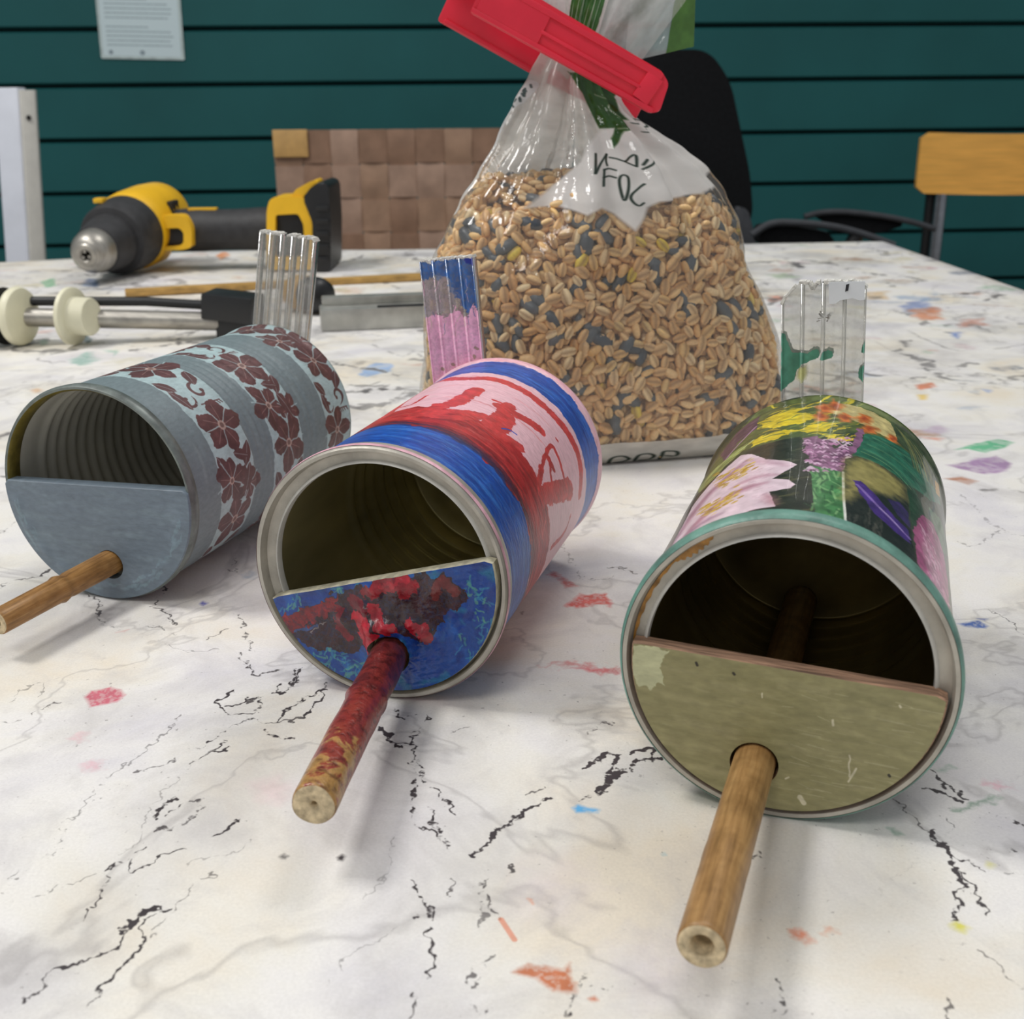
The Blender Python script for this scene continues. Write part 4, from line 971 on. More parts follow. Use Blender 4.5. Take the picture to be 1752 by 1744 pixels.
def painted_perch():
    m, nt, out = new_mat('red_painted_bamboo')
    p = N(nt, 'ShaderNodeBsdfPrincipled'); L(nt, p.outputs[0], out.inputs[0])
    uv = N(nt, 'ShaderNodeUVMap', uv_map='UVMap')
    n1 = noise(nt, uv.outputs[0], 150, 5, .65, .6); n2 = noise(nt, uv.outputs[0], 420, 4, .6)
    sp = N(nt, 'ShaderNodeSeparateXYZ'); L(nt, uv.outputs[0], sp.inputs[0])
    ad = N(nt, 'ShaderNodeMath', operation='MULTIPLY_ADD'); L(nt, sp.outputs[1], ad.inputs[0]); ad.inputs[1].default_value = 7.5; L(nt, n1.outputs[0], ad.inputs[2])
    r = ramp(nt, ad.outputs[0], [(.46, lin((156, 118, 66))), (.56, lin((176, 134, 78))), (.62, lin((140, 58, 46))), (.85, lin((132, 46, 42))), (1.0, lin((96, 34, 34)))])
    r2 = ramp(nt, n2.outputs[0], [(.36, (.45, .38, .36, 1)), (.5, (1, 1, 1, 1)), (.72, (1.15, 1.15, 1.1, 1))])
    c_ = mixc(nt, 1, r.outputs[0], r2.outputs[0], 'MULTIPLY'); L(nt, c_, p.inputs['Base Color'])
    p.inputs['Roughness'].default_value = .32; p.inputs['Coat Weight'].default_value = .2
    bp = N(nt, 'ShaderNodeBump'); bp.inputs['Strength'].default_value = .6; bp.inputs['Distance'].default_value = .0008; L(nt, n2.outputs[0], bp.inputs['Height']); L(nt, bp.outputs[0], p.inputs['Normal'])
    return m
e2 = px_plane(c, 536, 1378, -.078)
pp = perch('perch', c, painted_perch(), t2, e2, (hole2[0], hole2[1]), .0050, .0053, .055, node_at=(.05,), bore=.13, end_mat=M_bamboo_end, rough=.03, seed=2)
pp['label'] = 'bamboo perch smeared with red paint'
def strip2_paint(cv, sq, w, full):
    C6s = lambda p: [sq(680 + x * 200 / 1453, 420 + y * 200 / 1453) for x, y in p]
    cv.poly(C6s([(230, 180), (960, 120), (1000, 500), (1030, 900), (960, 700), (890, 880), (820, 760), (720, 640), (640, 560), (600, 380), (520, 470), (420, 400), (340, 430), (240, 400)]), (38, 92, 158), op=.9, rough=.0016, streak=.35, var=.25)
    cv.poly(C6s([(820, 120), (960, 120), (975, 270), (860, 220)]), (24, 44, 140), op=.95, rough=.001)
    cv.poly(C6s([(240, 420), (620, 380), (720, 640), (760, 760), (640, 860), (430, 860), (300, 980)]), (164, 150, 156), op=.62, rough=.002, streak=.5)
    cv.poly(C6s([(300, 960), (430, 860), (600, 900), (730, 760), (820, 870), (890, 900), (960, 700), (1040, 1000), (1110, 1744), (340, 1744)]), (240, 178, 206), op=.95, rough=.0016, streak=.2, var=.1)
    for k in range(26):
        x = RNG.uniform(280, 980); y = RNG.uniform(380, 1000)
        cv.stroke(C6s([(x, y), (x + RNG.normal(0, 20), y + RNG.uniform(60, 200))]), .0003, [(196, 180, 160), (80, 90, 140), (226, 170, 196)][k % 3], op=.6, rough=.0005)
    for x, y in ((980, 1270), (950, 1390), (560, 1530), (700, 1480)): cv.ellipse(C6s([(x, y)])[0], .0009, .0006, .5, (150, 128, 110), rough=.0008, op=.8)
strip(c, t2, [(717, 448), (808, 440), (830, 612), (735, 640)], .030, 4, strip2_paint, seed=2)

# ---- third feeder: flower-photo decoupage --------------------------------------------------------
c = CANS[2]; R = c['R']; Ln = c['Ln']
cv = Canvas(-.12, 0, .12, Ln, .0001, seed=51, base=(58, 66, 48))
def W6(p): return wallp(c, C6(p))
def P6(p, col, **k): cv.poly(W6(p), col, **k)
def S6(p, w, col, **k): cv.stroke(W6(p), w, col, **k)
# the far rows of the collage: green and yellow petals, orange blooms
P6([(330, 440), (470, 230), (590, 130), (720, 90), (840, 80), (960, 95), (1090, 150), (1230, 290), (1290, 420), (1180, 330), (1000, 215), (740, 235), (520, 280)], (92, 104, 56), rough=.001, var=.3)
for p in ([(560, 180), (640, 150), (760, 135), (820, 150), (740, 175), (620, 200)], [(550, 245), (640, 205), (730, 200), (640, 235), (540, 270)], [(720, 205), (770, 180), (860, 170), (890, 190), (800, 215)], [(590, 165), (700, 120), (790, 112), (700, 140)], [(800, 215), (900, 222), (960, 238), (900, 245)], [(530, 255), (600, 215), (560, 250)]):
    P6(p, (226, 202, 48), rough=.0014, var=.25)
for k in range(60):
    x = RNG.uniform(520, 940); y = RNG.uniform(95, 240)
    S6([(x, y), (x + 40, y - 16), (x + 90, y - 22)], RNG.uniform(.0004, .0014), [(236, 214, 60), (120, 130, 60), (70, 84, 48), (206, 176, 50), (150, 160, 80)][k % 5], op=.8, rough=.0006, taper=True)
P6([(780, 110), (900, 100), (1010, 130), (1110, 190), (1140, 260), (1060, 225), (960, 170), (860, 140)], (206, 190, 130), rough=.001, var=.2)
for x, y in ((830, 115), (815, 145), (910, 150), (985, 155), (1100, 235), (870, 105), (1005, 195)):
    P6([(x - 34, y), (x - 8, y - 16), (x + 38, y + 2), (x + 24, y + 22), (x - 14, y + 18)], (208, 116, 56), rough=.0010, soft=.0008, var=.3); P6([(x - 12, y), (x + 2, y - 6), (x + 16, y + 4), (x, y + 10)], (172, 74, 36), soft=.0006)
# dark purple petal at the left, grey greens along the left flank
P6([(420, 300), (480, 220), (575, 150), (560, 200), (490, 250), (440, 330)], (88, 62, 84), rough=.0006, var=.3); S6([(440, 320), (500, 250), (560, 190)], .0010, (166, 132, 160))
P6([(330, 440), (440, 320), (530, 250), (520, 275), (420, 360), (350, 450)], (150, 160, 92), rough=.0008, var=.3)
S6([(340, 430), (420, 340), (500, 280), (550, 240)], .0009, (188, 200, 140)); S6([(380, 390), (470, 310), (530, 280)], .0006, (70, 80, 50))
# dark ground behind the lily
P6([(320, 470), (420, 370), (560, 270), (740, 225), (770, 330), (790, 460), (800, 550), (640, 545), (430, 560), (250, 660), (190, 730), (260, 560)], (44, 46, 36), rough=.0003, var=.3)
for k in range(30):
    x = RNG.uniform(560, 780); y = RNG.uniform(270, 540); S6([(x, y), (x + 70, y - 14)], RNG.uniform(.0004, .0014), [(86, 88, 62), (34, 36, 30), (100, 96, 62)][k % 3], op=.7, rough=.0008)
P6([(600, 520), (680, 500), (790, 520), (800, 548), (620, 545)], (60, 66, 48), rough=.0006)
# pink lily
P6([(500, 300), (545, 292), (600, 312), (690, 318), (725, 330), (690, 350), (625, 385), (690, 388), (718, 405), (700, 420), (615, 435), (640, 490), (560, 500), (500, 520), (430, 548), (320, 612), (220, 700), (180, 740), (230, 650), (310, 500), (390, 400)], (232, 208, 218), rough=.0003, var=.08)
for p, w, col, op in (([(230, 650), (330, 500), (440, 390), (520, 320)], .0030, (196, 146, 170), .6), ([(270, 620), (380, 510), (480, 440), (600, 400)], .0026, (206, 150, 172), .65), ([(240, 660), (330, 570), (420, 520)], .002, (190, 150, 180), .6), ([(470, 420), (560, 380), (640, 370)], .0012, (214, 160, 180), .6), ([(520, 320), (600, 320), (690, 335)], .0016, (226, 182, 200), .5), ([(600, 445), (640, 485)], .0018, (206, 150, 160), .5)):
    S6(p, w * 1.5, tuple(v_ - 34 for v_ in col), op=min(1, op * 1.2), soft=.0014, rough=.0006, taper=True)
for (x0, y0), (x1, y1) in (((400, 410), (540, 340)), ((340, 520), (480, 450))):
    for k in range(70):
        t = RNG.uniform(0, 1); x, y = x0 + (x1 - x0) * t + RNG.normal(0, 10), y0 + (y1 - y0) * t + RNG.normal(0, 12)
        S6([(x, y), (x + 26, y - 14)], RNG.uniform(.0005, .0014), [(206, 168, 60), (186, 144, 40), (222, 190, 96)][k % 3], op=.9, taper=True)
for k in range(40):
    x = RNG.uniform(520, 620); y = RNG.uniform(330, 480); S6([(x, y), (x + 18, y - 5)], .00025, (170, 130, 150), op=.6)
P6([(440, 545), (430, 560), (450, 550)], (60, 50, 50))
# lilac blossom over a green strip
P6([(775, 335), (905, 360), (908, 450), (920, 605), (800, 575), (790, 470)], (74, 128, 78), rough=.0003, var=.3)
for k in range(60):
    x = RNG.uniform(785, 900); y = RNG.uniform(360, 590); S6([(x, y), (x + RNG.normal(0, 20), y + RNG.uniform(-40, 30))], RNG.uniform(.0003, .0009), [(110, 164, 104), (52, 92, 60), (146, 190, 130)][k % 3], op=.7)
S6([(905, 360), (908, 450), (920, 604)], .0007, (236, 236, 228), smooth=False)
P6([(745, 230), (800, 222), (870, 270), (940, 260), (960, 195), (990, 200), (975, 260), (940, 300), (900, 362), (800, 335), (770, 320)], (140, 96, 128), rough=.0008, var=.3)
for k in range(130):
    x = RNG.uniform(755, 930); y = RNG.uniform(235, 355) - max(0, (x - 850) * .1); S6([(x - 9, y + 2), (x, y - 3), (x + 10, y + 3)], .0007, [(214, 172, 202), (110, 68, 100), (190, 130, 172), (228, 200, 220)][k % 4], op=.85)
# broad green leaf
P6([(990, 215), (1060, 230), (1160, 290), (1240, 390), (1290, 500), (1250, 480), (1150, 410), (1040, 330), (940, 300), (970, 265)], (48, 108, 84), rough=.0003, var=.3)
for k in range(22):
    t = RNG.uniform(0, 1); x = 970 + 60 * t; y = 290 - 70 * t; S6([(x, y), (x + 110, y + 60), (x + 200 + 30 * t, y + 160)], .0005, [(76, 140, 110), (36, 84, 66), (120, 160, 110)][k % 3], op=.6)
P6([(1090, 170), (1230, 290), (1285, 420), (1295, 520), (1200, 330), (1120, 250)], (72, 84, 56), rough=.0008, var=.35)
for k in range(26):
    x = RNG.uniform(1100, 1200); y = 180 + (x - 1100) * 1.0; S6([(x, y), (x + 50, y + 80), (x + 75, y + 160)], .0006, [(110, 124, 80), (50, 60, 44), (180, 170, 96)][k % 3], op=.6)
P6([(1265, 400), (1280, 420), (1285, 470), (1270, 450)], (214, 160, 70), rough=.0004)
# crocus panel: olive light above, near-black below, violet petals
P6([(912, 310), (960, 300), (1060, 340), (1150, 420), (1160, 480), (1180, 640), (1200, 720), (1060, 640), (922, 600)], (40, 42, 38), rough=.0003, var=.3)
P6([(914, 312), (960, 303), (1060, 343), (1148, 420), (1150, 470), (1060, 450), (1000, 430), (912, 470)], (150, 140, 84), rough=.0015, soft=.002, var=.2)
P6([(940, 340), (1010, 360), (1000, 400), (930, 400)], (176, 164, 104), soft=.003, op=.6, rough=.002)
for k in range(26):
    x = RNG.uniform(925, 1060); y = RNG.uniform(490, 600); S6([(x, y), (x + RNG.normal(0, 10), y + 60)], .0006, [(66, 66, 60), (26, 28, 26), (90, 88, 80)][k % 3], op=.5, rough=.0008)
P6([(943, 392), (975, 396), (1050, 470), (1110, 540), (1165, 590), (1172, 640), (1110, 590), (1030, 520), (970, 440)], (76, 50, 128), rough=.0005, var=.3)
P6([(1080, 465), (1130, 480), (1165, 520), (1172, 585), (1120, 530)], (58, 42, 92), rough=.0005, var=.3); S6([(960, 410), (1040, 490), (1120, 570), (1168, 620)], .0011, (150, 122, 190), op=.8); S6([(1050, 500), (1140, 590)], .0007, (190, 170, 214), op=.7)
P6([(1155, 430), (1190, 440), (1230, 540), (1180, 600), (1165, 480)], (44, 74, 52), rough=.0004, var=.3)
# magenta hyacinth down the right side
P6([(1180, 580), (1215, 530), (1260, 570), (1300, 680), (1320, 800), (1330, 940), (1290, 890), (1230, 780), (1195, 690)], (176, 84, 132), rough=.0008, var=.3)
for k in range(110):
    t = RNG.uniform(0, 1); x = 1215 + 95 * t + RNG.normal(0, 16); y = 560 + 350 * t; S6([(x, y), (x + 10, y + 14), (x + 14, y + 32)], .0007, [(222, 150, 186), (150, 60, 110), (200, 110, 156), (232, 180, 204)][k % 4], op=.85)
P6([(1240, 500), (1290, 560), (1320, 700), (1300, 680), (1262, 570)], (84, 112, 84), rough=.0008, var=.35)
# unseen sides: other torn prints
for k in range(46):
    x = RNG.choice([-1, 1]) * RNG.uniform(.062, .116); y = RNG.uniform(.006, .112); s_ = RNG.uniform(.006, .016)
    a = RNG.uniform(0, 3); cv.poly([(x + s_ * math.cos(a + q_), y + s_ * .7 * math.sin(a + q_)) for q_ in (0, 1.4, 2.9, 4.4)], [(60, 90, 60), (150, 90, 130), (200, 180, 70), (50, 50, 44), (206, 170, 190), (90, 110, 70)][k % 6], rough=.0006, var=.3)
cv.poly([(-.12, 0), (.12, 0), (.12, .0022)] + [(x, .0024 + .0004 * math.sin(x * 300)) for x in np.linspace(.11, -.11, 40)] + [(-.12, .0022)], (98, 150, 134), rough=.0005, var=.15)
cv.stroke([(x, .0010) for x in np.linspace(-.01, .004, 6)], .0005, (220, 230, 222), broken=.45)
t3 = thing('bird_feeder', 'tin-can bird feeder covered in flower pictures with olive front board, rightmost of the three', 'bird feeder', (c['x'], c['y'], TZ), -c['yaw'], 'tin-can bird feeders')
can_wall('can', c, [paint_mat('flower_decoupage_can', cv, rough=.3, bump=.2, bscale=260, coat=.25), M_gold_in], t3, beads_in=[(.055, .105, 6, .0014)], y0=.0020,
         lap=lambda th, y: .004 * max(0, math.sin(th * 5 + y * 70) * math.sin(y * 120 + th * 2)))
ring_rim(c, t3)
bm = bmesh.new()
add_lathe(bm, [(R - .0001, .0050), (R + .0004, .0036), (R + .0004, .0010), (R + .00015, .0001), (R - .0004, -.00045)], 128, (0, 0, R), (0, 1, 0))
bm_obj('rim_paint', bm, simple('teal_paint_edge', (104, 148, 134), rough=.45, var=.3, scale=90, bump=.4), t3, smooth=True, angle=60)
def glue(a0, a1, wmax, mat, lab):
    bm = bmesh.new(); n = 24; A, B = [], []
    for i in range(n + 1):
        a = a0 + (a1 - a0) * i / n; w = wmax * math.sin(math.pi * i / n) ** .5 * (1 + .25 * math.sin(i * 1.7)) + .0001
        r1 = R - .0023; r0 = r1 - w
        A.append(bm.verts.new((math.cos(a) * r1, .0024, R + math.sin(a) * r1))); B.append(bm.verts.new((math.cos(a) * r0, .00285, R + math.sin(a) * r0)))
    for i in range(n): bm.faces.new((A[i], A[i + 1], B[i + 1], B[i]))
    o = bm_obj('dried_glue', bm, mat, t3, smooth=True); o['label'] = lab
M_glue = simple('amber_dried_glue', (168, 120, 54), rough=.35, var=.35, scale=300, bump=.3)
glue(2.10, 2.42, .0017, M_glue, 'amber glue smear inside the rim'); glue(2.36, 3.1, .0008, M_glue, 'thin amber glue line inside the rim')
B3 = lambda p: [tuple(px_plane(c, *q, -.0012)[[0, 2]] - np.array([0, R])) for q in C6(p)]
cvb = Canvas(-.04, -.04, .04, .012, .0001, seed=53, base=(146, 140, 98))
for k in range(200):
    x, y = RNG.uniform(-.036, .03), RNG.uniform(-.036, .004)
    cvb.stroke([(x, y), (x + RNG.uniform(.004, .014), y - RNG.uniform(-.0004, .0022))], RNG.uniform(.0004, .0018), [(152, 146, 104), (136, 131, 90), (158, 151, 110)][k % 3], op=.5, soft=.0004)
for k in range(70):
    x, y = RNG.uniform(0, .03), RNG.uniform(-.03, -.002)
    cvb.stroke([(x, y), (x + RNG.uniform(.002, .008), y - RNG.uniform(-.0002, .001))], .00015, (182, 176, 140), op=RNG.uniform(.3, .8))
for k in range(24):
    x, y = RNG.uniform(-.03, 0), RNG.uniform(-.03, -.002)
    cvb.stroke([(x, y), (x + RNG.uniform(.002, .005), y - RNG.uniform(-.0002, .001))], .00013, (170, 166, 130), op=RNG.uniform(.2, .6))
cvb.poly(B3([(88, 1030), (160, 1045), (240, 1060), (215, 1090), (205, 1130), (210, 1170), (220, 1200), (185, 1190), (160, 1210), (120, 1190), (95, 1150)]), (192, 192, 152), rough=.0012, var=.1)
for p, w in (([(925, 1460), (925, 1540)], .0004), ([(920, 1560), (945, 1520), (950, 1510)], .0005), ([(735, 1620), (750, 1640)], .0012), ([(860, 1325), (862, 1345)], .0006), ([(1115, 1270), (1120, 1275)], .0006), ([(590, 1225), (592, 1240)], .0004), ([(680, 1550), (690, 1545)], .0004)):
    cvb.stroke(B3(p), w, (204, 196, 166), rough=.0003)
for p in ([(338, 1105), (342, 1115)], [(480, 1145), (484, 1150)], [(1075, 1535), (1078, 1540)]): cvb.stroke(B3(p), .0006, (50, 46, 34))
ch = px_plane(c, 1082, 1098, -.0012), px_plane(c, 1612, 1192, -.0012)
ang3 = math.atan2(ch[1][2] - ch[0][2], ch[1][0] - ch[0][0]); top3 = (ch[0][0] * -math.sin(ang3) + (ch[0][2] - R) * math.cos(ang3) + ch[1][0] * -math.sin(ang3) + (ch[1][2] - R) * math.cos(ang3)) / 2
hole3 = (px_plane(c, 1291, 1303, 0)[0], px_plane(c, 1291, 1303, 0)[2] - R)
ob = board('front_board', c, paint_mat('olive_board_paint', cvb, rough=.45, bump=.3, stretch=(.4, 1, 1)), t3, R * .925, ang3, top3, hole3, .0056, -.0012, .0040,
      edge_mat=simple('plywood_edge', (158, 124, 100), rough=.75, var=.45, scale=70, stretch=(1, 16, 14), bump=.5, bscale=120))
ob['label'] = 'olive half-round plywood board with a pale worn patch'
e3 = px_plane(c, 1200, 1621, -.070)
pp = perch('perch', c, bamboo_mat('tan_bamboo', (126, 94, 54), (164, 126, 78), (186, 150, 100)), t3, e3, (hole3[0], hole3[1]), .00465, .0051, Ln - .006, node_at=(.0285, .088), bore=.46, end_mat=M_bamboo_end, seed=3)
pp['label'] = 'hollow tan bamboo perch'
def strip3_paint(cv, sq, w, full):
    f = 280 / 1752
    Z = lambda p: [sq(1280 + x * f, 460 + y * f) for x, y in p]
    G = (72, 134, 112)
    cv.poly(Z([(362, 690), (400, 720), (430, 820), (480, 900), (560, 890), (640, 900), (690, 850), (740, 860), (760, 900), (740, 960), (640, 990), (560, 1030), (520, 1080), (500, 1180), (400, 1270), (335, 1330)]), G, rough=.0006, var=.15)
    cv.poly(Z([(765, 980), (790, 890), (850, 858), (900, 890), (890, 950), (830, 975)]), G, rough=.0006, var=.15)
    cv.poly(Z([(1250, 760), (1215, 840), (1210, 900), (1245, 900)]), G, rough=.0004); cv.poly(Z([(1240, 1020), (1190, 1060), (1180, 1160), (1230, 1220)]), G, rough=.0005)
    cv.poly(Z([(540, 1060), (620, 1050), (630, 1140), (580, 1210), (530, 1170)]), (196, 196, 120), op=.7, rough=.001, soft=.0006)
    cv.stroke(Z([(760, 480), (820, 540), (880, 500), (830, 590)]), .0005, (90, 86, 80), broken=.55); cv.stroke(Z([(740, 560), (860, 520)]), .0004, (110, 104, 96), broken=.55)
st3, P3s, w3, f3 = strip(c, t3, [(1337, 487), (1483, 483), (1478, 684), (1334, 684)], .030, 4, strip3_paint, cham=.0052, seed=3)
# white sticker stub folded over the top right corner of the strip
bm = bmesh.new()
poly = [(.56, .0002), (.98, .0002), (.985, .0055), (.93, .0058), (.84, .0050), (.70, .0056), (.64, .0066), (.57, .0066)]
add_prism(bm, poly, -.0009, -.0005, lambda a, b, t: Vector(P3s(a * w3, b - .0006, t)))
stk = bm_obj('sticker', bm, simple('white_sticker', (222, 226, 230), rough=.5, var=.05), st3); stk['label'] = 'white sticker stub with one dark mark'
bm = bmesh.new(); add_prism(bm, [(.765, .0010), (.80, .0008), (.79, .0028), (.755, .0030)], -.0011, -.0009, lambda a, b, t: Vector(P3s(a * w3, b - .0006, t)))
bm_obj('printed_mark', bm, simple('black_print', (40, 40, 44), rough=.6), st3)

# ------------------------------------------------------------------ bag of bird seed
BAGC = np.array([.048, .556, TZ]); BYAW = .20
bc, bs = math.cos(BYAW), math.sin(BYAW)
# height, half width, half depth, shift x, shift y, squareness, slant
SEC = [(0.0, .0805, .046, -.002, 0, 4.2), (.004, .0865, .051, -.002, 0, 4.0), (.02, .0900, .055, -.002, 0, 3.4), (.045, .0870, .056, -.004, 0, 3.0), (.07, .0812, .054, -.007, 0, 2.7), (.09, .0752, .051, -.009, 0, 2.5),
       (.105, .0690, .047, -.009, 0, 2.4), (.118, .0605, .042, -.009, .001, 2.3), (.130, .0510, .035, -.009, .002, 2.2), (.142, .040, .027, -.010, .003, 2.1), (.153, .030, .019, -.012, .003, 2.0), (.163, .021, .011, -.014, .003, 2.0), (.171, .0165, .0055, -.014, .003, 2.0), (.178, .0155, .0042, -.013, .003, 2.0)]
SECA = np.array(SEC)
def sec_at(v):
    h = v * .178; z = SECA[:, 0]
    i = int(np.clip(np.searchsorted(z, h) - 1, 0, len(z) - 2)); t = (h - z[i]) / (z[i + 1] - z[i])
    # smooth (catmull-rom) in each column
    p0, p1, p2, p3 = SECA[max(i - 1, 0)], SECA[i], SECA[i + 1], SECA[min(i + 2, len(z) - 1)]
    q = p1 + (p2 - p1) * t
    q[1:3] = (p1 + (p2 - p1) * (t * t * (3 - 2 * t)) * .35 + (p2 - p1) * t * .65)[1:3]
    return h, q
def bag_point(u, v, shrink=0.0, fold=1.0):
    """u in 0..1 round the bag (0.5 = front), v in 0..1 up to the clip"""
    h, q = sec_at(v); a, b, cx, cy, n = q[1] - shrink, q[2] - shrink, q[3], q[4], q[5]
    th = 2 * math.pi * u - math.pi / 2 * 3      # u=.5 faces -y
    co, si = math.cos(th), math.sin(th)
    k = (abs(co) ** n + abs(si) ** n) ** (-1 / n); x, y = a * k * co, b * k * si
    # folds gather towards the neck; a few slack dents lower down
    w = min(1, max(0, (h - .088) / .035)); w2 = min(1, max(0, (.178 - h) / .03))
    f = (.0042 * math.cos(5 * th * 1 + 1.1) + .0030 * math.cos(11 * th + .6) + .0014 * math.cos(23 * th + 2.2)) * w * (.25 + .75 * w2)
    f += (.0016 * math.sin(3 * th + 40 * h) * math.sin(62 * h + 2 * th) + .0008 * math.sin(9 * th + 90 * h)) * min(1, h / .02) * (1 - .6 * w)
    f *= fold
    r = math.hypot(x, y) + 1e-9
    k = max(.25, (r + f) / r); x *= k; y *= k
    sh = min(1, max(0, (h - .125) / .045)); z = h - .50 * x * sh * sh
    x += cx; y += cy
    return np.array([BAGC[0] + x * bc - y * bs, BAGC[1] + x * bs + y * bc, TZ + .0006 + z])
NU, NV = 260, 150
BV = np.array([[bag_point(i / NU, j / NV) for i in range(NU + 1)] for j in range(NV + 1)])
def bag_uv(px, py):
    """photo point -> (u,v) on the near side of the film"""
    if not hasattr(bag_uv, 'tab'):
        d = BV - EYE; zz = d @ FWD
        X = CXP + FPX * (d @ RT) / zz; Y = CYP - FPX * (d @ UP) / zz
        du = np.gradient(BV, axis=1); dv = np.gradient(BV, axis=0); nn = np.cross(du, dv)
        facing = (nn * d).sum(-1)
        ctr = BV.mean(1, keepdims=True); out = ((BV - ctr) * nn).sum(-1); sg = np.sign(np.median(out))
        bag_uv.tab = (X, Y, (facing * sg < 0), zz)
    X, Y, F, zz = bag_uv.tab
    D = (X - px) ** 2 + (Y - py) ** 2 + np.where(F, 0, 1e5) + (zz - .5) * 300
    j, i = np.unravel_index(D.argmin(), D.shape)
    i0, j0 = min(max(i, 1), NU - 1), min(max(j, 1), NV - 1)
    A = np.array([[(X[j0, i0 + 1] - X[j0, i0 - 1]) / 2, (X[j0 + 1, i0] - X[j0 - 1, i0]) / 2], [(Y[j0, i0 + 1] - Y[j0, i0 - 1]) / 2, (Y[j0 + 1, i0] - Y[j0 - 1, i0]) / 2]])
    try: e = np.clip(np.linalg.solve(A, [px - X[j, i], py - Y[j, i]]), -1, 1)
    except np.linalg.LinAlgError: e = (0, 0)
    return (i + e[0]) / NU, (j + e[1]) / NV
def bagp(pts): return [bag_uv(*p) for p in pts]
BX = lambda p: crop(600, 0, 700 / 1744, p)
BZ = lambda p: crop(960, 180, 320 / 1752, p)
BN = lambda p: crop(920, 0, 340 / 1744, p)
BB = lambda p: crop(1000, 640, 352 / 1752, p)
cv = Canvas(0, 0, 1, 1, 1 / 1500., seed=71)
WHT, GRN, INK = (234, 233, 230), (54, 92, 46), (44, 58, 50)
# printed back of the bag, and the strip at the bottom edge
cv.poly([(0, .60), (.16, .62), (.20, .70), (.21, 1), (0, 1)], WHT, rough=.004); cv.poly([(1, .60), (.84, .62), (.80, .70), (.79, 1), (1, 1)], WHT, rough=.004)
cv.poly([(0, 0), (1, 0), (1, .062), (.8, .066), (.6, .068), (.5, .062), (.3, .066), (0, .062)], (222, 220, 212), rough=.003)
# pale veil painted on the clear film, for the lit white back showing through
cv.poly([(.20, .70), (.30, .76), (.42, .78), (.56, .74), (.70, .80), (.80, .70), (.79, 1), (.21, 1)], (222, 222, 216), op=.55, soft=.03, rough=.01)
# white front print with its wavy lower edge, green block under the clip
front = [(1130, 385), (1200, 385), (1330, 490), (1400, 570), (1450, 660), (1500, 745), (1525, 800), (1500, 825), (1400, 840), (1320, 860), (1265, 885), (1250, 930), (1215, 985), (1170, 950), (1120, 910), (1070, 888), (1010, 918), (960, 900), (890, 880), (820, 880), (742, 888), (860, 790), (980, 690), (1010, 620), (1050, 570), (1110, 545), (1130, 545)]
cv.poly(bagp(BX(front)), WHT, soft=.003, var=.02)
ue, ve = bag_uv(1205, 300); u2, v2 = bag_uv(1085, 165); u3, v3 = bag_uv(1120, 340)
cv.poly([(u3, v3), (ue, ve - .03), (ue + .09, ve + .05), (ue + .16, ve + .10), (ue + .16, .97), (u2, v2), (u2 - .02, v2 - .1)], WHT, soft=.004, rough=.006, var=.02)
cv.poly(bagp(BX([(925, 305), (990, 320), (1100, 335), (1140, 350), (1150, 390), (1130, 430), (1150, 480), (1185, 512), (1165, 560), (1145, 600), (1118, 632), (1110, 590), (1125, 545), (1060, 548), (1030, 490), (990, 400), (955, 345)])), GRN, soft=.002, var=.2)
for p in ([(500, 830), (560, 860), (620, 930), (700, 1010), (715, 1070), (705, 1130)],): cv.stroke(bagp(BN(p)), .004, (150, 166, 140), op=.7)
# lettering of the label
for p in ([(325, 455), (325, 550), (322, 640)], [(325, 640), (370, 550), (425, 460)], [(425, 460), (420, 520), (432, 565)], [(455, 490), (520, 502), (600, 525), (640, 490), (685, 465), (705, 490), (708, 575)], [(600, 530), (700, 572)], [(760, 450), (768, 600)], [(770, 560), (810, 510)],
          [(405, 605), (402, 680), (400, 757)], [(405, 605), (450, 594), (512, 610)], [(402, 678), (450, 664), (512, 680)],
          [(545, 700), (560, 665), (590, 655), (625, 672), (635, 720), (630, 800), (600, 890), (572, 850), (550, 760), (545, 700)], [(778, 740), (720, 785), (670, 830), (655, 875), (690, 922), (735, 942), (775, 918)], [(665, 168), (720, 138), (765, 160), (788, 205), (768, 252)]):
    cv.stroke(bagp(BZ(p)), .0034, INK, soft=.0012)
for p in ([(205, 758), (230, 722), (290, 702), (350, 706), (378, 725), (330, 745), (260, 755)], [(425, 738), (460, 698), (540, 680), (600, 690), (560, 722), (470, 735)], [(632, 728), (670, 668), (740, 657), (796, 668), (770, 697), (695, 697)]):
    cv.stroke(bagp(BB(p)), .0032, INK, soft=.0012)
# printed margin with tiny lettering along the left seam
L_ = [(765, 352), (790, 300), (815, 260), (835, 222), (860, 185), (885, 160), (905, 142)]
Lu = bagp(L_)
cv.stroke(bagp([(x + 6, y + 3) for x, y in L_]), .020, (222, 226, 226), op=.75, rough=.003)
for k in range(46):
    t = RNG.uniform(0, 5.99); i = int(t); f = t - i
    if .35 < (t * 1.3) % 1 < .55: continue
    x = L_[i][0] + (L_[i + 1][0] - L_[i][0]) * f + RNG.uniform(2, 10); y = L_[i][1] + (L_[i + 1][1] - L_[i][1]) * f + RNG.uniform(0, 6)
    cv.stroke(bagp([(x, y), (x + RNG.uniform(-4, 4), y + RNG.uniform(2, 6))]), .0035, (70, 86, 84), op=.85, smooth=False)

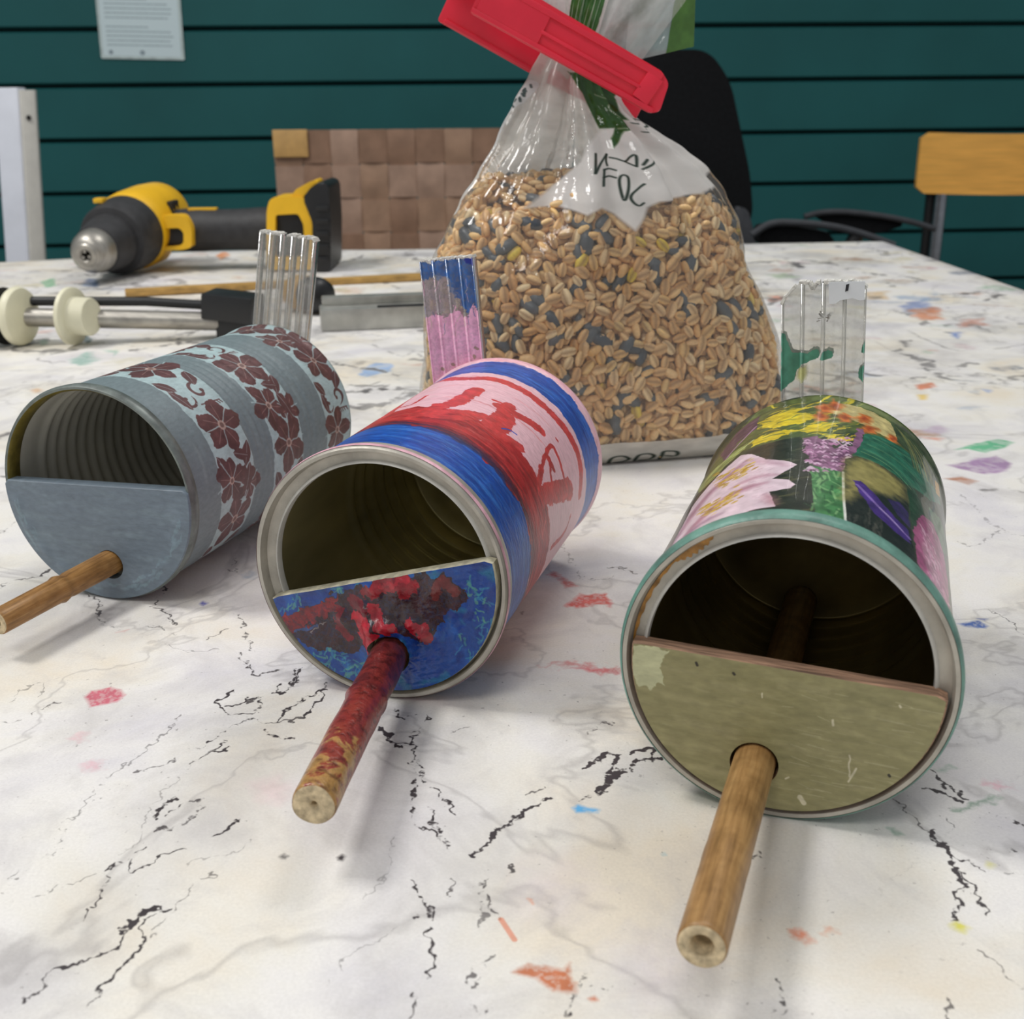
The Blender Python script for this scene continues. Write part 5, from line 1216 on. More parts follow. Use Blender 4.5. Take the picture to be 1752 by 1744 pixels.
def film_mat(name, cv, haze=.05):
    m, nt, out = new_mat(name)
    tr = N(nt, 'ShaderNodeBsdfTransparent'); tr.inputs[0].default_value = (1, 1, .995, 1)
    df = N(nt, 'ShaderNodeBsdfDiffuse'); df.inputs[0].default_value = lin((226, 226, 222))
    tc = N(nt, 'ShaderNodeTexCoord'); n = noise(nt, tc.outputs['Object'], 70, 3, .5, .8)
    bp = N(nt, 'ShaderNodeBump'); bp.inputs['Strength'].default_value = .5; bp.inputs['Distance'].default_value = .003; L(nt, n.outputs[0], bp.inputs['Height'])
    gl = N(nt, 'ShaderNodeBsdfGlossy'); gl.inputs['Roughness'].default_value = .10; L(nt, bp.outputs[0], gl.inputs['Normal'])
    lw = N(nt, 'ShaderNodeLayerWeight'); lw.inputs['Blend'].default_value = .22; L(nt, bp.outputs[0], lw.inputs['Normal'])
    a = N(nt, 'ShaderNodeMixShader'); a.inputs[0].default_value = haze; L(nt, tr.outputs[0], a.inputs[1]); L(nt, df.outputs[0], a.inputs[2])
    fr = ramp(nt, lw.outputs['Fresnel'], [(0, (.035, .035, .035, 1)), (.35, (.09, .09, .09, 1)), (.75, (.32, .32, .32, 1)), (1, (.6, .6, .6, 1))])
    last = a.outputs[0]
    if cv is not None:
        uv = N(nt, 'ShaderNodeUVMap', uv_map='UVMap'); t = cv.node(nt, uv.outputs[0], name + '_print')
        d2 = N(nt, 'ShaderNodeBsdfDiffuse'); L(nt, t.outputs[0], d2.inputs[0]); tl = N(nt, 'ShaderNodeBsdfTranslucent'); L(nt, t.outputs[0], tl.inputs[0])
        pm = N(nt, 'ShaderNodeMixShader'); pm.inputs[0].default_value = .35; L(nt, d2.outputs[0], pm.inputs[1]); L(nt, tl.outputs[0], pm.inputs[2])
        mx = N(nt, 'ShaderNodeMixShader'); L(nt, t.outputs[1], mx.inputs[0]); L(nt, last, mx.inputs[1]); L(nt, pm.outputs[0], mx.inputs[2]); last = mx.outputs[0]
    b = N(nt, 'ShaderNodeMixShader'); L(nt, fr.outputs[0], b.inputs[0]); L(nt, last, b.inputs[1]); L(nt, gl.outputs[0], b.inputs[2])
    L(nt, b.outputs[0], out.inputs[0]); return m
bag = thing('seed_bag', 'clear plastic bag of bird seed with white and green print, twisted shut', 'bag', tuple(BAGC))
def rel(P): return np.asarray(P) - BAGC
vs = [rel(p) for row in BV for p in row]; uv = [(i / NU, j / NV) for j in range(NV + 1) for i in range(NU + 1)]
fs = [(j * (NU + 1) + i, j * (NU + 1) + i + 1, (j + 1) * (NU + 1) + i + 1, (j + 1) * (NU + 1) + i) for j in range(NV) for i in range(NU)]
M_film = film_mat('clear_printed_film', cv, .07)
bo = mesh_obj('bag_film', vs, fs, M_film, bag, uv=uv)
bm = bmesh.new(); bm.from_mesh(bo.data); bmesh.ops.remove_doubles(bm, verts=bm.verts, dist=1e-7)
bot = [v for v in bm.verts if v.co.z < .0007]
bm.to_mesh(bo.data); bm.free()
# flat base sheet
n = NU; bvs = [rel(BV[0][i]) for i in range(n)]; bfs = [tuple(range(n))]
mesh_obj('bag_base', bvs, bfs, simple('white_film_base', (220, 218, 210), rough=.4), bag, smooth=False)
# the loose top of the bag above the clip: gathered folds of film
def tuft(name, p00, p10, p01, p11, y0, y1, bulge, folds, cvfn=None, haze=.3, seed=0, lab=None):
    """sheet between photo points (bottom left, bottom right, top left, top right) at depths y0 (bottom) .. y1 (top)"""
    a, b, c_, d = atY(*p00, y0), atY(*p10, y0), atY(*p01, y1), atY(*p11, y1)
    nu, nv = 40, 30; vs, uv = [], []
    for j in range(nv + 1):
        t = j / nv
        for i in range(nu + 1):
            s = i / nu
            p = (a * (1 - s) + b * s) * (1 - t) + (c_ * (1 - s) + d * s) * t
            w = math.sin(math.pi * s) ** .7
            amp = .25 + .75 * t
            p = p + np.array([0, -1, 0]) * (bulge * w * amp + folds * amp * (math.sin(s * 17 + seed + t * 1.5) + .5 * math.sin(s * 31 + 2 * seed - t * 2)))
            p = p + np.array([0, 0, 1]) * folds * .6 * math.sin(s * 11 + seed) * t
            vs.append(rel(p)); uv.append((s, t))
    fs = [(j * (nu + 1) + i, j * (nu + 1) + i + 1, (j + 1) * (nu + 1) + i + 1, (j + 1) * (nu + 1) + i) for j in range(nv) for i in range(nu)]
    cvt = None
    if cvfn: cvt = Canvas(0, 0, 1, 1, 1 / 300., seed=80 + seed); cvfn(cvt)
    o = mesh_obj(name, vs, fs, film_mat('gathered_film', cvt, haze), bag, uv=uv)
    if lab: o['label'] = lab
    return o
YN = .548
def pw(cv): cv.poly([(0, 0), (1, 0), (1, 1), (0, 1)], WHT, op=.9)
def pg(cv):
    cv.poly([(0, 0), (1, 0), (1, 1), (0, 1)], WHT, op=.85); cv.poly([(.06, .0), (.9, .0), (.92, 1), (.10, 1)], (62, 110, 56), rough=.02, var=.2)
    for k in range(9): cv.stroke([(.1 + .09 * k, 0), (.14 + .09 * k + .05 * (k % 3), .55 + .1 * (k % 4))], .016, (196, 206, 190), op=.8, taper=True)
def pc(cv):
    cv.poly([(0, 0), (.5, 0), (.8, 1), (0, 1)], WHT, op=.62, soft=.2, rough=.03); cv.poly([(.42, .3), (.62, .45), (.6, .8), (.46, .6)], (120, 126, 118), op=.6, soft=.06, rough=.04); cv.poly([(.3, .1), (.5, .2), (.45, .4), (.3, .3)], (130, 124, 116), op=.5, soft=.06, rough=.04)
def pr(cv): cv.poly([(0, 0), (.60, 0), (.66, .5), (.74, 1), (0, 1)], (206, 218, 216), op=.42); cv.poly([(.60, 0), (1, 0), (1, 1), (.74, 1), (.66, .5)], (82, 122, 54), rough=.006, op=.95)
tuft('gathered_film', (930, 75), (985, 95), (850, -90), (985, -90), YN, .545, .002, .0008, pw, seed=1, lab='white printed fold above the clip')
tuft('gathered_film', (965, 85), (1010, 105), (978, -70), (1062, -70), YN - .001, .538, .003, .0010, pg, seed=2, lab='green printed fold above the clip')
tuft('gathered_film', (995, 95), (1084, 122), (1040, -80), (1236, -80), YN + .002, .542, .005, .0016, pc, seed=3, lab='cloudy film fold above the clip')
tuft('gathered_film', (1068, 108), (1187, 80), (1085, -60), (1192, -60), YN + .006, .560, .003, .0008, pr, haze=.08, seed=4, lab='clear fold with a green corner')

# ------------------------------------------------------------------ the seed itself: a mass nobody could count
def grain_mesh(l, w, nseg=8, nr=6, groove=True):
    vs, fs, cr = [(-l / 2, 0, 0)], [], [0]
    for j in range(1, nr):
        t = j / nr; x = -l / 2 * math.cos(math.pi * t); r = w / 2 * math.sin(math.pi * t) ** .8
        for k in range(nseg):
            a = 2 * math.pi * k / nseg; g = 1.0
            if groove and k == 0: g = .80
            vs.append((x, r * math.sin(a), r * math.cos(a) * g * .9)); cr.append(1.0 if (groove and k == 0) else 0)
    vs.append((l / 2, 0, 0)); cr.append(0)
    for k in range(nseg): fs.append((0, 1 + (k + 1) % nseg, 1 + k))
    for j in range(nr - 2):
        for k in range(nseg):
            a = 1 + j * nseg; fs.append((a + k, a + (k + 1) % nseg, a + nseg + (k + 1) % nseg, a + nseg + k))
    e = len(vs) - 1; a = 1 + (nr - 2) * nseg
    for k in range(nseg): fs.append((a + k, a + (k + 1) % nseg, e))
    return np.array(vs), fs, np.array(cr)
FILL = .70     # v of the seed level
SEED_GRID = {}
def roomy(p, layer, d):
    """keeps neighbouring grains of one layer from sinking into each other"""
    k = tuple(int(math.floor(c_ / d)) for c_ in p); d2 = d * d
    for a in (-1, 0, 1):
        for b in (-1, 0, 1):
            for c_ in (-1, 0, 1):
                for q in SEED_GRID.get((layer, k[0] + a, k[1] + b, k[2] + c_), ()):
                    if (q[0] - p[0]) ** 2 + (q[1] - p[1]) ** 2 + (q[2] - p[2]) ** 2 < d2: return False
    SEED_GRID.setdefault((layer,) + k, []).append(p); return True
BT = None
def seed_sites(n, layers, rg, vmin=.03, d=.0043):
    """points and outward normals in layers under the film; denser towards the near side"""
    P, Nn = [], []; tries = 0
    while len(P) < n and tries < n * 9:
        tries += 1
        u = rg.random(); v = vmin + (FILL + .05 - vmin) * rg.random()
        near = .5 - abs(u - .5)
        if near < .16 and rg.random() < .6: continue
        h, q = sec_at(v)
        if rg.random() > (q[1] + q[2]) / .146: continue
        top = FILL - .05 * (1 if .3 < u < .75 else 0) + .02 * math.sin(5 * u * 6.28)
        if v > top: continue
        li = int(rg.integers(len(layers))); dep = .0030 + layers[li] + rg.random() * .0005
        p = bag_point(u, v, dep, .55)
        if not roomy(p, li, d): continue
        e = 1e-3
        du = bag_point(u + e, v, dep, .55) - p; dv = bag_point(u, v + e, dep, .55) - p
        nrm = np.cross(du, dv); nrm /= np.linalg.norm(nrm) + 1e-12
        c0 = np.array([BAGC[0], BAGC[1], p[2]])
        if nrm @ (p - c0) < 0: nrm = -nrm
        P.append(p); Nn.append(nrm)
    # mounded top surface
    m = int(len(P) * .16)
    for k in range(m):
        a = rg.random() * 6.283; r = math.sqrt(rg.random())
        h, q = sec_at(FILL - .04); x, y = q[1] * .93 * r * math.cos(a), q[2] * .93 * r * math.sin(a)
        z = .178 * (FILL - .055) + .012 * (1 - r * r) + .010 * (y / q[2]) - .004 * (x / q[1])
        p = np.array([BAGC[0] + (x + q[3]) * bc - y * bs, BAGC[1] + x * bs + y * bc, TZ + z])
        if not roomy(p, 9, d * .9): continue
        P.append(p); Nn.append(np.array([0, 0, 1.0]))
    return np.array(P), np.array(Nn)
def scatter(name, n, layers, lw_, mat, seed, scale=(.85, 1.15), vmin=.03, tilt=.16, groove=True):
    rg = np.random.default_rng(seed)
    gv, gf, cr = grain_mesh(*lw_, groove=groove)
    P, Nn = seed_sites(n, layers, rg, vmin)
    nn = len(P)
    t = rg.normal(0, 1, (nn, 3)); t -= (t * Nn).sum(1, keepdims=True) * Nn; t /= np.linalg.norm(t, axis=1, keepdims=True)
    t += Nn * rg.normal(0, tilt, (nn, 1)); t /= np.linalg.norm(t, axis=1, keepdims=True)
    b = np.cross(Nn, t); b /= np.linalg.norm(b, axis=1, keepdims=True); c_ = np.cross(t, b)
    ph = rg.normal(0, .55, nn)[:, None]; b2 = b * np.cos(ph) + c_ * np.sin(ph); c2 = -b * np.sin(ph) + c_ * np.cos(ph)
    s = rg.uniform(*scale, (nn, 1, 1)); s2 = rg.uniform(.85, 1.12, (nn, 1, 1))
    V = P[:, None] + s * (gv[None, :, 0:1] * t[:, None] + s2 * (gv[None, :, 1:2] * b2[:, None] + gv[None, :, 2:3] * c2[:, None]))
    V = V.reshape(-1, 3); V[:, 2] = np.maximum(V[:, 2], TZ + .002)
    k = len(gv)
    tri = [f if len(f) == 4 else f for f in gf]
    F = []
    for i in range(nn):
        o = i * k; F.extend([tuple(x + o for x in f) for f in gf])
    org = np.array([BAGC[0], BAGC[1], TZ])
    me = bpy.data.meshes.new(name)
    V = (V - org).astype(np.float32)
    loops = np.fromiter((x for f in F for x in f), dtype=np.int32); ln = np.fromiter((len(f) for f in F), dtype=np.int32); st = np.concatenate([[0], np.cumsum(ln)[:-1]]).astype(np.int32)
    me.vertices.add(len(V)); me.vertices.foreach_set('co', V.ravel()); me.loops.add(len(loops)); me.loops.foreach_set('vertex_index', loops)
    me.polygons.add(len(ln)); me.polygons.foreach_set('loop_start', st); me.polygons.foreach_set('loop_total', ln)
    me.update(calc_edges=True); me.polygons.foreach_set('use_smooth', [True] * len(ln))
    at_ = me.attributes.new('crease', 'FLOAT', 'POINT'); at_.data.foreach_set('value', np.tile(cr, nn).astype(np.float32))
    me.materials.append(mat)
    o = link(bpy.data.objects.new(name, me)); o.location = tuple(org); return o
def seed_mat(name, stops, crease=(150, 108, 66), rough=.5):
    m, nt, out = new_mat(name)
    p = N(nt, 'ShaderNodeBsdfPrincipled'); L(nt, p.outputs[0], out.inputs[0])
    g = N(nt, 'ShaderNodeNewGeometry'); r = ramp(nt, g.outputs['Random Per Island'], [(a, lin(c_)) for a, c_ in stops]); r.color_ramp.interpolation = 'LINEAR'
    tc = N(nt, 'ShaderNodeTexCoord'); n = noise(nt, tc.outputs['Object'], 900, 3); v = ramp(nt, n.outputs[0], [(.3, (.92, .92, .92, 1)), (.7, (1.15, 1.15, 1.15, 1))])
    c1 = mixc(nt, 1, r.outputs[0], v.outputs[0], 'MULTIPLY')
    a = N(nt, 'ShaderNodeAttribute', attribute_name='crease'); mx = N(nt, 'ShaderNodeMath', operation='MULTIPLY'); L(nt, a.outputs['Fac'], mx.inputs[0]); mx.inputs[1].default_value = .75
    c2 = mixc(nt, mx.outputs[0], c1, lin(crease)); L(nt, c2, p.inputs['Base Color']); p.inputs['Roughness'].default_value = rough
    return m
M_wheat = seed_mat('wheat_grain', [(0, (240, 196, 134)), (.2, (250, 216, 160)), (.4, (230, 182, 120)), (.6, (252, 228, 180)), (.78, (222, 170, 108)), (.92, (240, 198, 130)), (.988, (232, 200, 140)), (.992, (236, 206, 70)), (1, (236, 210, 90))])
M_sun = seed_mat('sunflower_hull', [(0, (66, 72, 80)), (.5, (92, 98, 102)), (1, (54, 58, 64))], crease=(110, 112, 110), rough=.4)
wh = scatter('wheat_grains', 7000, [0, .0026, .0052], (.0072, .0045), M_wheat, 3)
tag(wh, 'tan wheat grains filling the clear plastic bag', 'seed', kind='stuff')
SEED_GRID.clear()
sn = scatter('sunflower_seeds', 210, [.0004, .0012], (.0105, .0058), M_sun, 4, groove=False)
tag(sn, 'dark sunflower seeds scattered among the tan grains in the bag', 'seed', kind='stuff')
# the solid heart of the heap so that nothing shows through it
vs, fs = [], []
nu_, nv_ = 48, 24
for j in range(nv_ + 1):
    for i in range(nu_): vs.append(bag_point(i / nu_, .03 + (FILL - .09) * j / nv_, .0085, .3) - np.array([BAGC[0], BAGC[1], TZ]))
for j in range(nv_):
    for i in range(nu_): fs.append((j * nu_ + i, j * nu_ + (i + 1) % nu_, (j + 1) * nu_ + (i + 1) % nu_, (j + 1) * nu_ + i))
fs.append(tuple(range(nu_))[::-1]); fs.append(tuple(range(nv_ * nu_, nv_ * nu_ + nu_)))
mesh_obj('packed_grain', vs, fs, simple('packed_grain', (176, 134, 88), rough=.8, var=.4, scale=260), wh)['kind'] = 'stuff'

# ------------------------------------------------------------------ red bag clip
M_red = simple('red_clip_plastic', (232, 40, 64), rough=.32, var=.06, scale=40, spec=.5)
CA = math.radians(28)
o3 = atY(808, 22, .532); clip = thing('bag_clip', 'red plastic clip gripping the neck of the seed bag', 'clip', tuple(o3))
clip.rotation_euler = (0, CA, -.05)
# local frame: x along the jaw (down to the right), z across it, y away from the viewer
bm = bmesh.new()
Lc, Wc = .0915, .0170
out_ = [(-.001, -.0005), (Lc - .0035, -.0005), (Lc, .0022), (Lc - .0022, Wc - .0030), (Lc - .0075, Wc), (.012, Wc + .0015), (-.001, Wc + .0015)]
def slotted(bm, y0, y1):
    add_prism(bm, round_poly(out_, .0014, 3), y0, y1, lambda a, b, t: Vector((a, t, b)), bev=.0006)
slotted(bm, -.0012, .0030)
# raised rails around and between the two long slots
for (xa, xb, zz, w) in ((-.0005, Lc - .003, .0010, .0022), (.030, Lc - .012, .0070, .0016), (-.006, Lc - .006, .0150, .0026)):
    add_box(bm, ((xa + xb) / 2, -.0017, zz), (xb - xa, .0026, w), bev=.0005)
add_box(bm, (Lc - .0095, -.0017, .0082), (.0080, .0026, .0120), M=Matrix.Rotation(.12, 3, 'Y'), bev=.0006)
add_box(bm, (.016, -.0015, .0080), (.030, .0022, .0130), bev=.0006)
bm_obj('front_jaw', bm, M_red, clip, smooth=True)
bm = bmesh.new()
add_prism(bm, round_poly([(-.016, -.0095), (.0400, -.0098), (Lc - .006, -.0080), (Lc - .006, .010), (-.016, .010)], .0016, 3), .0305, .0345, lambda a, b, t: Vector((a, t, b)), bev=.0006)
add_box(bm, (.016, .0300, -.0080), (.058, .0022, .0022), bev=.0005)
bm_obj('rear_jaw', bm, M_red, clip, smooth=True)
bm = bmesh.new()
add_box(bm, (-.0160, .0140, .0135), (.012, .040, .0085), M=Matrix.Rotation(-.42, 3, 'Y'), bev=.0012)
add_box(bm, (-.0245, .0030, .0095), (.016, .010, .0042), M=Matrix.Rotation(-.46, 3, 'Y'), bev=.0012)
bm_obj('hinge_tab', bm, M_red, clip, smooth=True)

# ------------------------------------------------------------------ cordless drill lying on its side
M_blk = simple('black_rubber', (44, 44, 46), rough=.6, var=.2, scale=120, bump=.25)
M_blk2 = simple('black_plastic', (24, 25, 27), rough=.42, var=.15, scale=80)
M_yel = simple('yellow_plastic', (236, 184, 30), rough=.38, var=.07, scale=30)
M_steel = simple('brushed_steel', (168, 164, 156), rough=.4, metal=.8, var=.18, scale=60, stretch=(1, 8, 1))
DO = np.array([-.405, 1.18, TZ]); drill = thing('cordless_drill', 'yellow and black cordless drill lying on its side at the far left of the table', 'drill', tuple(DO))
dax = Vector((.10, 1, .115)).normalized(); tip = Vector(atY(146, 438, 1.095)) - Vector(DO)
def on_axis(t): return tip + dax * t
bm = bmesh.new(); add_lathe(bm, [(.0035, .014), (.0042, .002), (.0062, 0), (.0100, .0002), (.0112, .0016), (.0125, .0018), (.0170, .0060), (.0200, .0125), (.0210, .0200), (.0210, .040)], 40, on_axis(0), dax)
for k in range(3):
    a = 2 * math.pi * k / 3 + .4; x_, y_, _ = frame_from(dax); q = on_axis(.004) + (x_ * math.cos(a) + y_ * math.sin(a)) * .0035
    add_box(bm, q, (.0024, .008, .0024))
bm_obj('chuck', bm, M_steel, drill, smooth=True, angle=40)
bm = bmesh.new(); add_lathe(bm, [(.0208, .0245), (.0226, .0255), (.0246, .036), (.0268, .050), (.0275, .060), (.0262, .063)], 48, on_axis(0), dax)
bm_obj('chuck_sleeve', bm, M_blk, drill, smooth=True, angle=40)
bm = bmesh.new(); add_lathe(bm, [(.0262, .060), (.0330, .062), (.0352, .068), (.0370, .085), (.0375, .105), (.0370, .116)], 48, on_axis(0), dax)
bm_obj('gear_housing', bm, M_blk, drill, smooth=True, angle=40)
bm = bmesh.new(); add_lathe(bm, [(.0365, .100), (.0386, .104), (.0392, .125), (.0380, .160), (.0350, .190), (.0250, .205), (0, .208)], 48, on_axis(0), dax)
x_, y_, _ = frame_from(dax)
mh = bm_obj('motor_housing', bm, M_yel, drill, smooth=True, angle=40)
bm = bmesh.new(); add_box(bm, on_axis(.078) + Vector((-.014, 0, .0365)), (.010, .014, .005), bev=.0015)
bm_obj('clutch_mark', bm, M_yel, drill, smooth=True)
bm = bmesh.new()
for k in range(3): add_box(bm, on_axis(.142) + Vector((.034, .010 * (k - 1), .018)), (.006, .004, .012), bev=.001)
bm_obj('vent_slots', bm, M_blk2, mh)
def yz(pts, Y): return [tuple((atY(x, y, Y) - DO)[[0, 2]]) for x, y in pts]
def plate(bm, pts, Y, thick, r=.003, bev=.0008):
    P = round_poly(yz(pts, Y), r, 4)
    P = [(x, max(z, .0006)) for x, z in P]
    add_prism(bm, P, Y - DO[1], Y - DO[1] + thick, lambda a, b, t: Vector((a, t, b)), bev=bev)
def frame_ring(bm, outer, inner, Y, thick):
    """rectangular frame with an opening"""
    O = round_poly(yz(outer, Y), .006, 4); I = round_poly(yz(inner, Y), .003, 4)
    n = len(O); y0, y1 = Y - DO[1], Y - DO[1] + thick
    R4 = [[bm.verts.new((a, y, max(b, .0006))) for a, b in pl] for pl, y in ((O, y0), (I, y0), (I, y1), (O, y1))]
    for a, b in ((0, 1), (1, 2), (2, 3), (3, 0)):
        for k in range(n): bm.faces.new((R4[a][k], R4[a][(k + 1) % n], R4[b][(k + 1) % n], R4[b][k]))
bm = bmesh.new(); plate(bm, [(228, 352), (262, 372), (272, 425), (262, 455), (238, 462), (230, 410)], 1.205, .06, r=.006, bev=.003); bm_obj('side_cover', bm, M_yel, drill, smooth=True)
bm = bmesh.new(); frame_ring(bm, [(252, 370), (312, 368), (328, 388), (328, 424), (312, 428), (255, 430)], [(268, 392), (306, 390), (314, 398), (314, 416), (306, 421), (270, 423)], 1.198, .022)
bm_obj('trigger_guard', bm, M_yel, drill, smooth=True, angle=40)
bm = bmesh.new(); plate(bm, [(266, 390), (316, 388), (316, 422), (266, 426)], 1.206, .02); bm_obj('trigger', bm, M_blk2, drill, smooth=True)
bm = bmesh.new()
h0, h1 = atY(306, 394, 1.235) - DO, atY(470, 392, 1.225) - DO
hp = [h0 + (h1 - h0) * t for t in np.linspace(0, 1, 9)]
add_tube(bm, hp, .02, 24, radii=[.0215, .0225, .0225, .0215, .0210, .0212, .0218, .0225, .0225])
bm_obj('handle', bm, M_blk, drill, smooth=True)
bm = bmesh.new(); add_box(bm, Vector(h0 + (h1 - h0) * .28) + Vector((0, -.002, .0215)), (.03, .010, .003), bev=.001); bm_obj('handle_inlay', bm, M_yel, drill, smooth=True)
bm = bmesh.new(); frame_ring(bm, [(456, 360), (462, 338), (520, 336), (534, 366), (538, 462), (456, 462)], [(471, 384), (471, 368), (510, 366), (519, 384), (522, 440), (470, 440)], 1.190, .055)
foot = bm_obj('battery_foot', bm, M_yel, drill, smooth=True, angle=40)
bm = bmesh.new(); plate(bm, [(466, 362), (522, 360), (524, 450), (466, 450)], 1.198, .045); bm_obj('foot_insert', bm, M_blk2, drill, smooth=True)
bm = bmesh.new(); plate(bm, [(494, 342), (506, 324), (528, 312), (543, 306), (546, 316), (530, 324), (519, 336), (518, 346)], 1.192, .030, r=.003, bev=.001); bm_obj('release_lever', bm, M_yel, drill, smooth=True)
bm = bmesh.new(); plate(bm, [(518, 340), (530, 322), (548, 310), (562, 316), (566, 380), (566, 464), (536, 465), (534, 380)], 1.187, .082, r=.004, bev=.002)
for k in range(5):
    y_ = 352 + k * 22; plate(bm, [(540, y_), (562, y_), (563, y_ + 9), (541, y_ + 9)], 1.1845, .004, r=.001, bev=.0003)
bm_obj('battery', bm, M_blk2, drill, smooth=True)

# ------------------------------------------------------------------ bar clamp, metal bar, wooden stick
M_cream = simple('cream_plastic', (226, 222, 194), rough=.42, var=.06, scale=40)
CO = np.array([-.30, .812, TZ]); cl = thing('bar_clamp', 'silver and black bar clamp with two cream round pads, behind the grey can', 'clamp', tuple(CO))
def cp(px, py, Y=.812): return Vector(atY(px, py, Y) - CO)
cdx = (cp(360, 548, .83) - cp(40, 543, .812)); cdx.normalize()
pad_ax = Vector((1, -.22, 0)).normalized()
bm = bmesh.new(); add_tube(bm, [cp(-40, 541), cp(375, 550, .830)], .0068, 20); bm_obj('bar', bm, M_steel, cl, smooth=True)
bm = bmesh.new(); add_tube(bm, [cp(-60, 515, .818), cp(250, 516, .830), cp(380, 524, .836)], .0034, 14); bm_obj('rod', bm, M_blk2, cl, smooth=True)
def pad(px, py, Y, r, prof):
    p = cp(px, py, Y); p.z = max(p.z, r + .0006)
    bm = bmesh.new(); add_lathe(bm, [(a * r, t) for a, t in prof], 48, p, pad_ax); return bm_obj('pad', bm, M_cream, cl, smooth=True, angle=40)
pad(24, 541, .812, .0208, [(0, 0), (.80, 0), (.95, .0008), (1, .0024), (1, .0050), (.95, .0072), (.85, .0080), (0, .0085)])
pad(118, 541, .812, .0205, [(0, 0), (.92, 0), (1, .0010), (1, .0040), (.95, .0048), (.70, .0056), (.66, .0066), (.66, .0170), (.62, .0182), (0, .0186)])
bm = bmesh.new(); p = cp(8, 541, .812); p.z = max(p.z, .0212); add_lathe(bm, [(0, -.012), (.012, -.012), (.0195, -.003), (.0205, .0005), (0, .0008)], 40, p, pad_ax); bm_obj('end_cap', bm, M_blk2, cl, smooth=True, angle=40)
bm = bmesh.new()
pz = cp(400, 540, .834); add_box(bm, (pz.x, pz.y, .0235), (.038, .030, .019), M=Matrix.Rotation(-.12, 3, 'Z') @ Matrix.Rotation(.10, 3, 'Y'), bev=.002); add_box(bm, (pz.x + .003, pz.y + .003, .0095), (.030, .026, .0175), bev=.002)
bm_obj('slide_block', bm, M_blk2, cl, smooth=True)

BO = np.array([-.11, .875, TZ]); mb = thing('metal_bar', 'flat silver metal bar with a dark slot, lying behind the blue and pink strip', 'metal bar', tuple(BO))
a, b = atY(548, 545, .865) - BO, atY(790, 535, .885) - BO; dirb = math.atan2(b[1] - a[1], b[0] - a[0]); ln = math.hypot(b[0] - a[0], b[1] - a[1])
bm = bmesh.new(); Mz = Matrix.Rotation(dirb, 3, 'Z'); mid = (a + b) / 2
add_box(bm, (mid[0], mid[1], .0085), (ln, .026, .0168), M=Mz, bev=.0015); add_box(bm, (mid[0], mid[1] + .012, .0200), (ln, .012, .006), M=Mz, bev=.001)
bm_obj('bar', bm, simple('satin_steel_bar', (178, 178, 172), rough=.35, metal=.6, var=.15, scale=60), mb, smooth=True)
bm = bmesh.new(); add_box(bm, (mid[0] + .02, mid[1] - .006, .0172), (ln * .55, .006, .0012), M=Mz, bev=.0003); bm_obj('slot', bm, M_blk2, mb)
KO = np.array([-.165, .93, TZ]); kn = thing('tool_handle', 'black-capped amber tool handle lying behind the clear strip of the grey can', 'tool', tuple(KO))
kp = Vector(atY(551, 508, .93) - KO); kp.z = .0155; kax = Vector((-.75, .66, 0)).normalized()
bm = bmesh.new(); add_lathe(bm, [(0, -.006), (.008, -.0055), (.0125, -.002), (.0145, .004), (.0150, .012), (.0145, .016)], 32, kp, kax); bm_obj('cap', bm, M_blk2, kn, smooth=True)
bm = bmesh.new(); add_lathe(bm, [(.0140, .015), (.0148, .020), (.0146, .030), (.0120, .038), (.0085, .042), (0, .0425)], 32, kp, kax); bm_obj('grip', bm, simple('amber_plastic', (186, 138, 40), rough=.35, var=.15), kn, smooth=True)
RO = np.array([-.2, 1.06, TZ]); st = bmesh.new()
a, b = at(215, 508) , at(790, 476); a = a - RO; b = b - RO; a[2] = b[2] = 0
d_ = math.atan2(b[1] - a[1], b[0] - a[0]); ln = math.hypot(b[0] - a[0], b[1] - a[1]); mid = (a + b) / 2
add_box(st, (mid[0], mid[1], .0037), (ln, .015, .006), M=Matrix.Rotation(d_, 3, 'Z'), bev=.001)
ro = bm_obj('wooden_stick', st, simple('golden_wood', (180, 142, 78), rough=.5, var=.25, scale=20, stretch=(1, 12, 12)), smooth=True); ro.location = tuple(RO)
tag(ro, 'long flat golden wooden stick lying across the table in front of the drill', 'stick')

# ------------------------------------------------------------------ notice on the wall
def wall_pt(px, py, off=0.0):
    d = ray(px, py); t = (2.9 + off - .06 * EYE[0]) / (d[1] - .06 * d[0]); return EYE + d * t
BLp, BRp = wall_pt(173, 100, -.004), wall_pt(316, 103, -.004); TLp, TRp = wall_pt(165, 0, -.004), wall_pt(308, 0, -.004)
ex = (BRp - BLp); wN = np.linalg.norm(ex); ex /= wN; ez = (TLp - BLp); ez = ez - ex * (ez @ ex); ez /= np.linalg.norm(ez); ey = np.cross(ez, ex)
hN = wN * 1.40
cv = Canvas(0, 0, wN, hN, .0005, seed=91, base=(214, 232, 236))
for r_ in range(26):
    y = .030 + r_ * .0098
    if r_ % 6 == 5: continue
    x = .018
    while x < wN - .03 - (.05 if r_ % 6 == 4 else 0):
        w_ = RNG.uniform(.004, .014); cv.stroke([(x, y), (x + w_, y)], .0022, (128, 148, 154), op=.85, smooth=False, broken=.25); x += w_ + .0026
cv.ellipse((.024, .014), .005, .005, 0, (140, 156, 164)); cv.ellipse((wN * .5, .014), .006, .0055, 0, (140, 156, 164))
cv.poly([(.0, .0), (wN, 0), (wN, .006), (0, .006)], (190, 206, 204)); cv.poly([(0, 0), (.006, 0), (.006, hN), (0, hN)], (190, 206, 204)); cv.poly([(wN - .007, 0), (wN, 0), (wN, hN), (wN - .007, hN)], (190, 206, 204))
vs, fs, uv = [], [], []
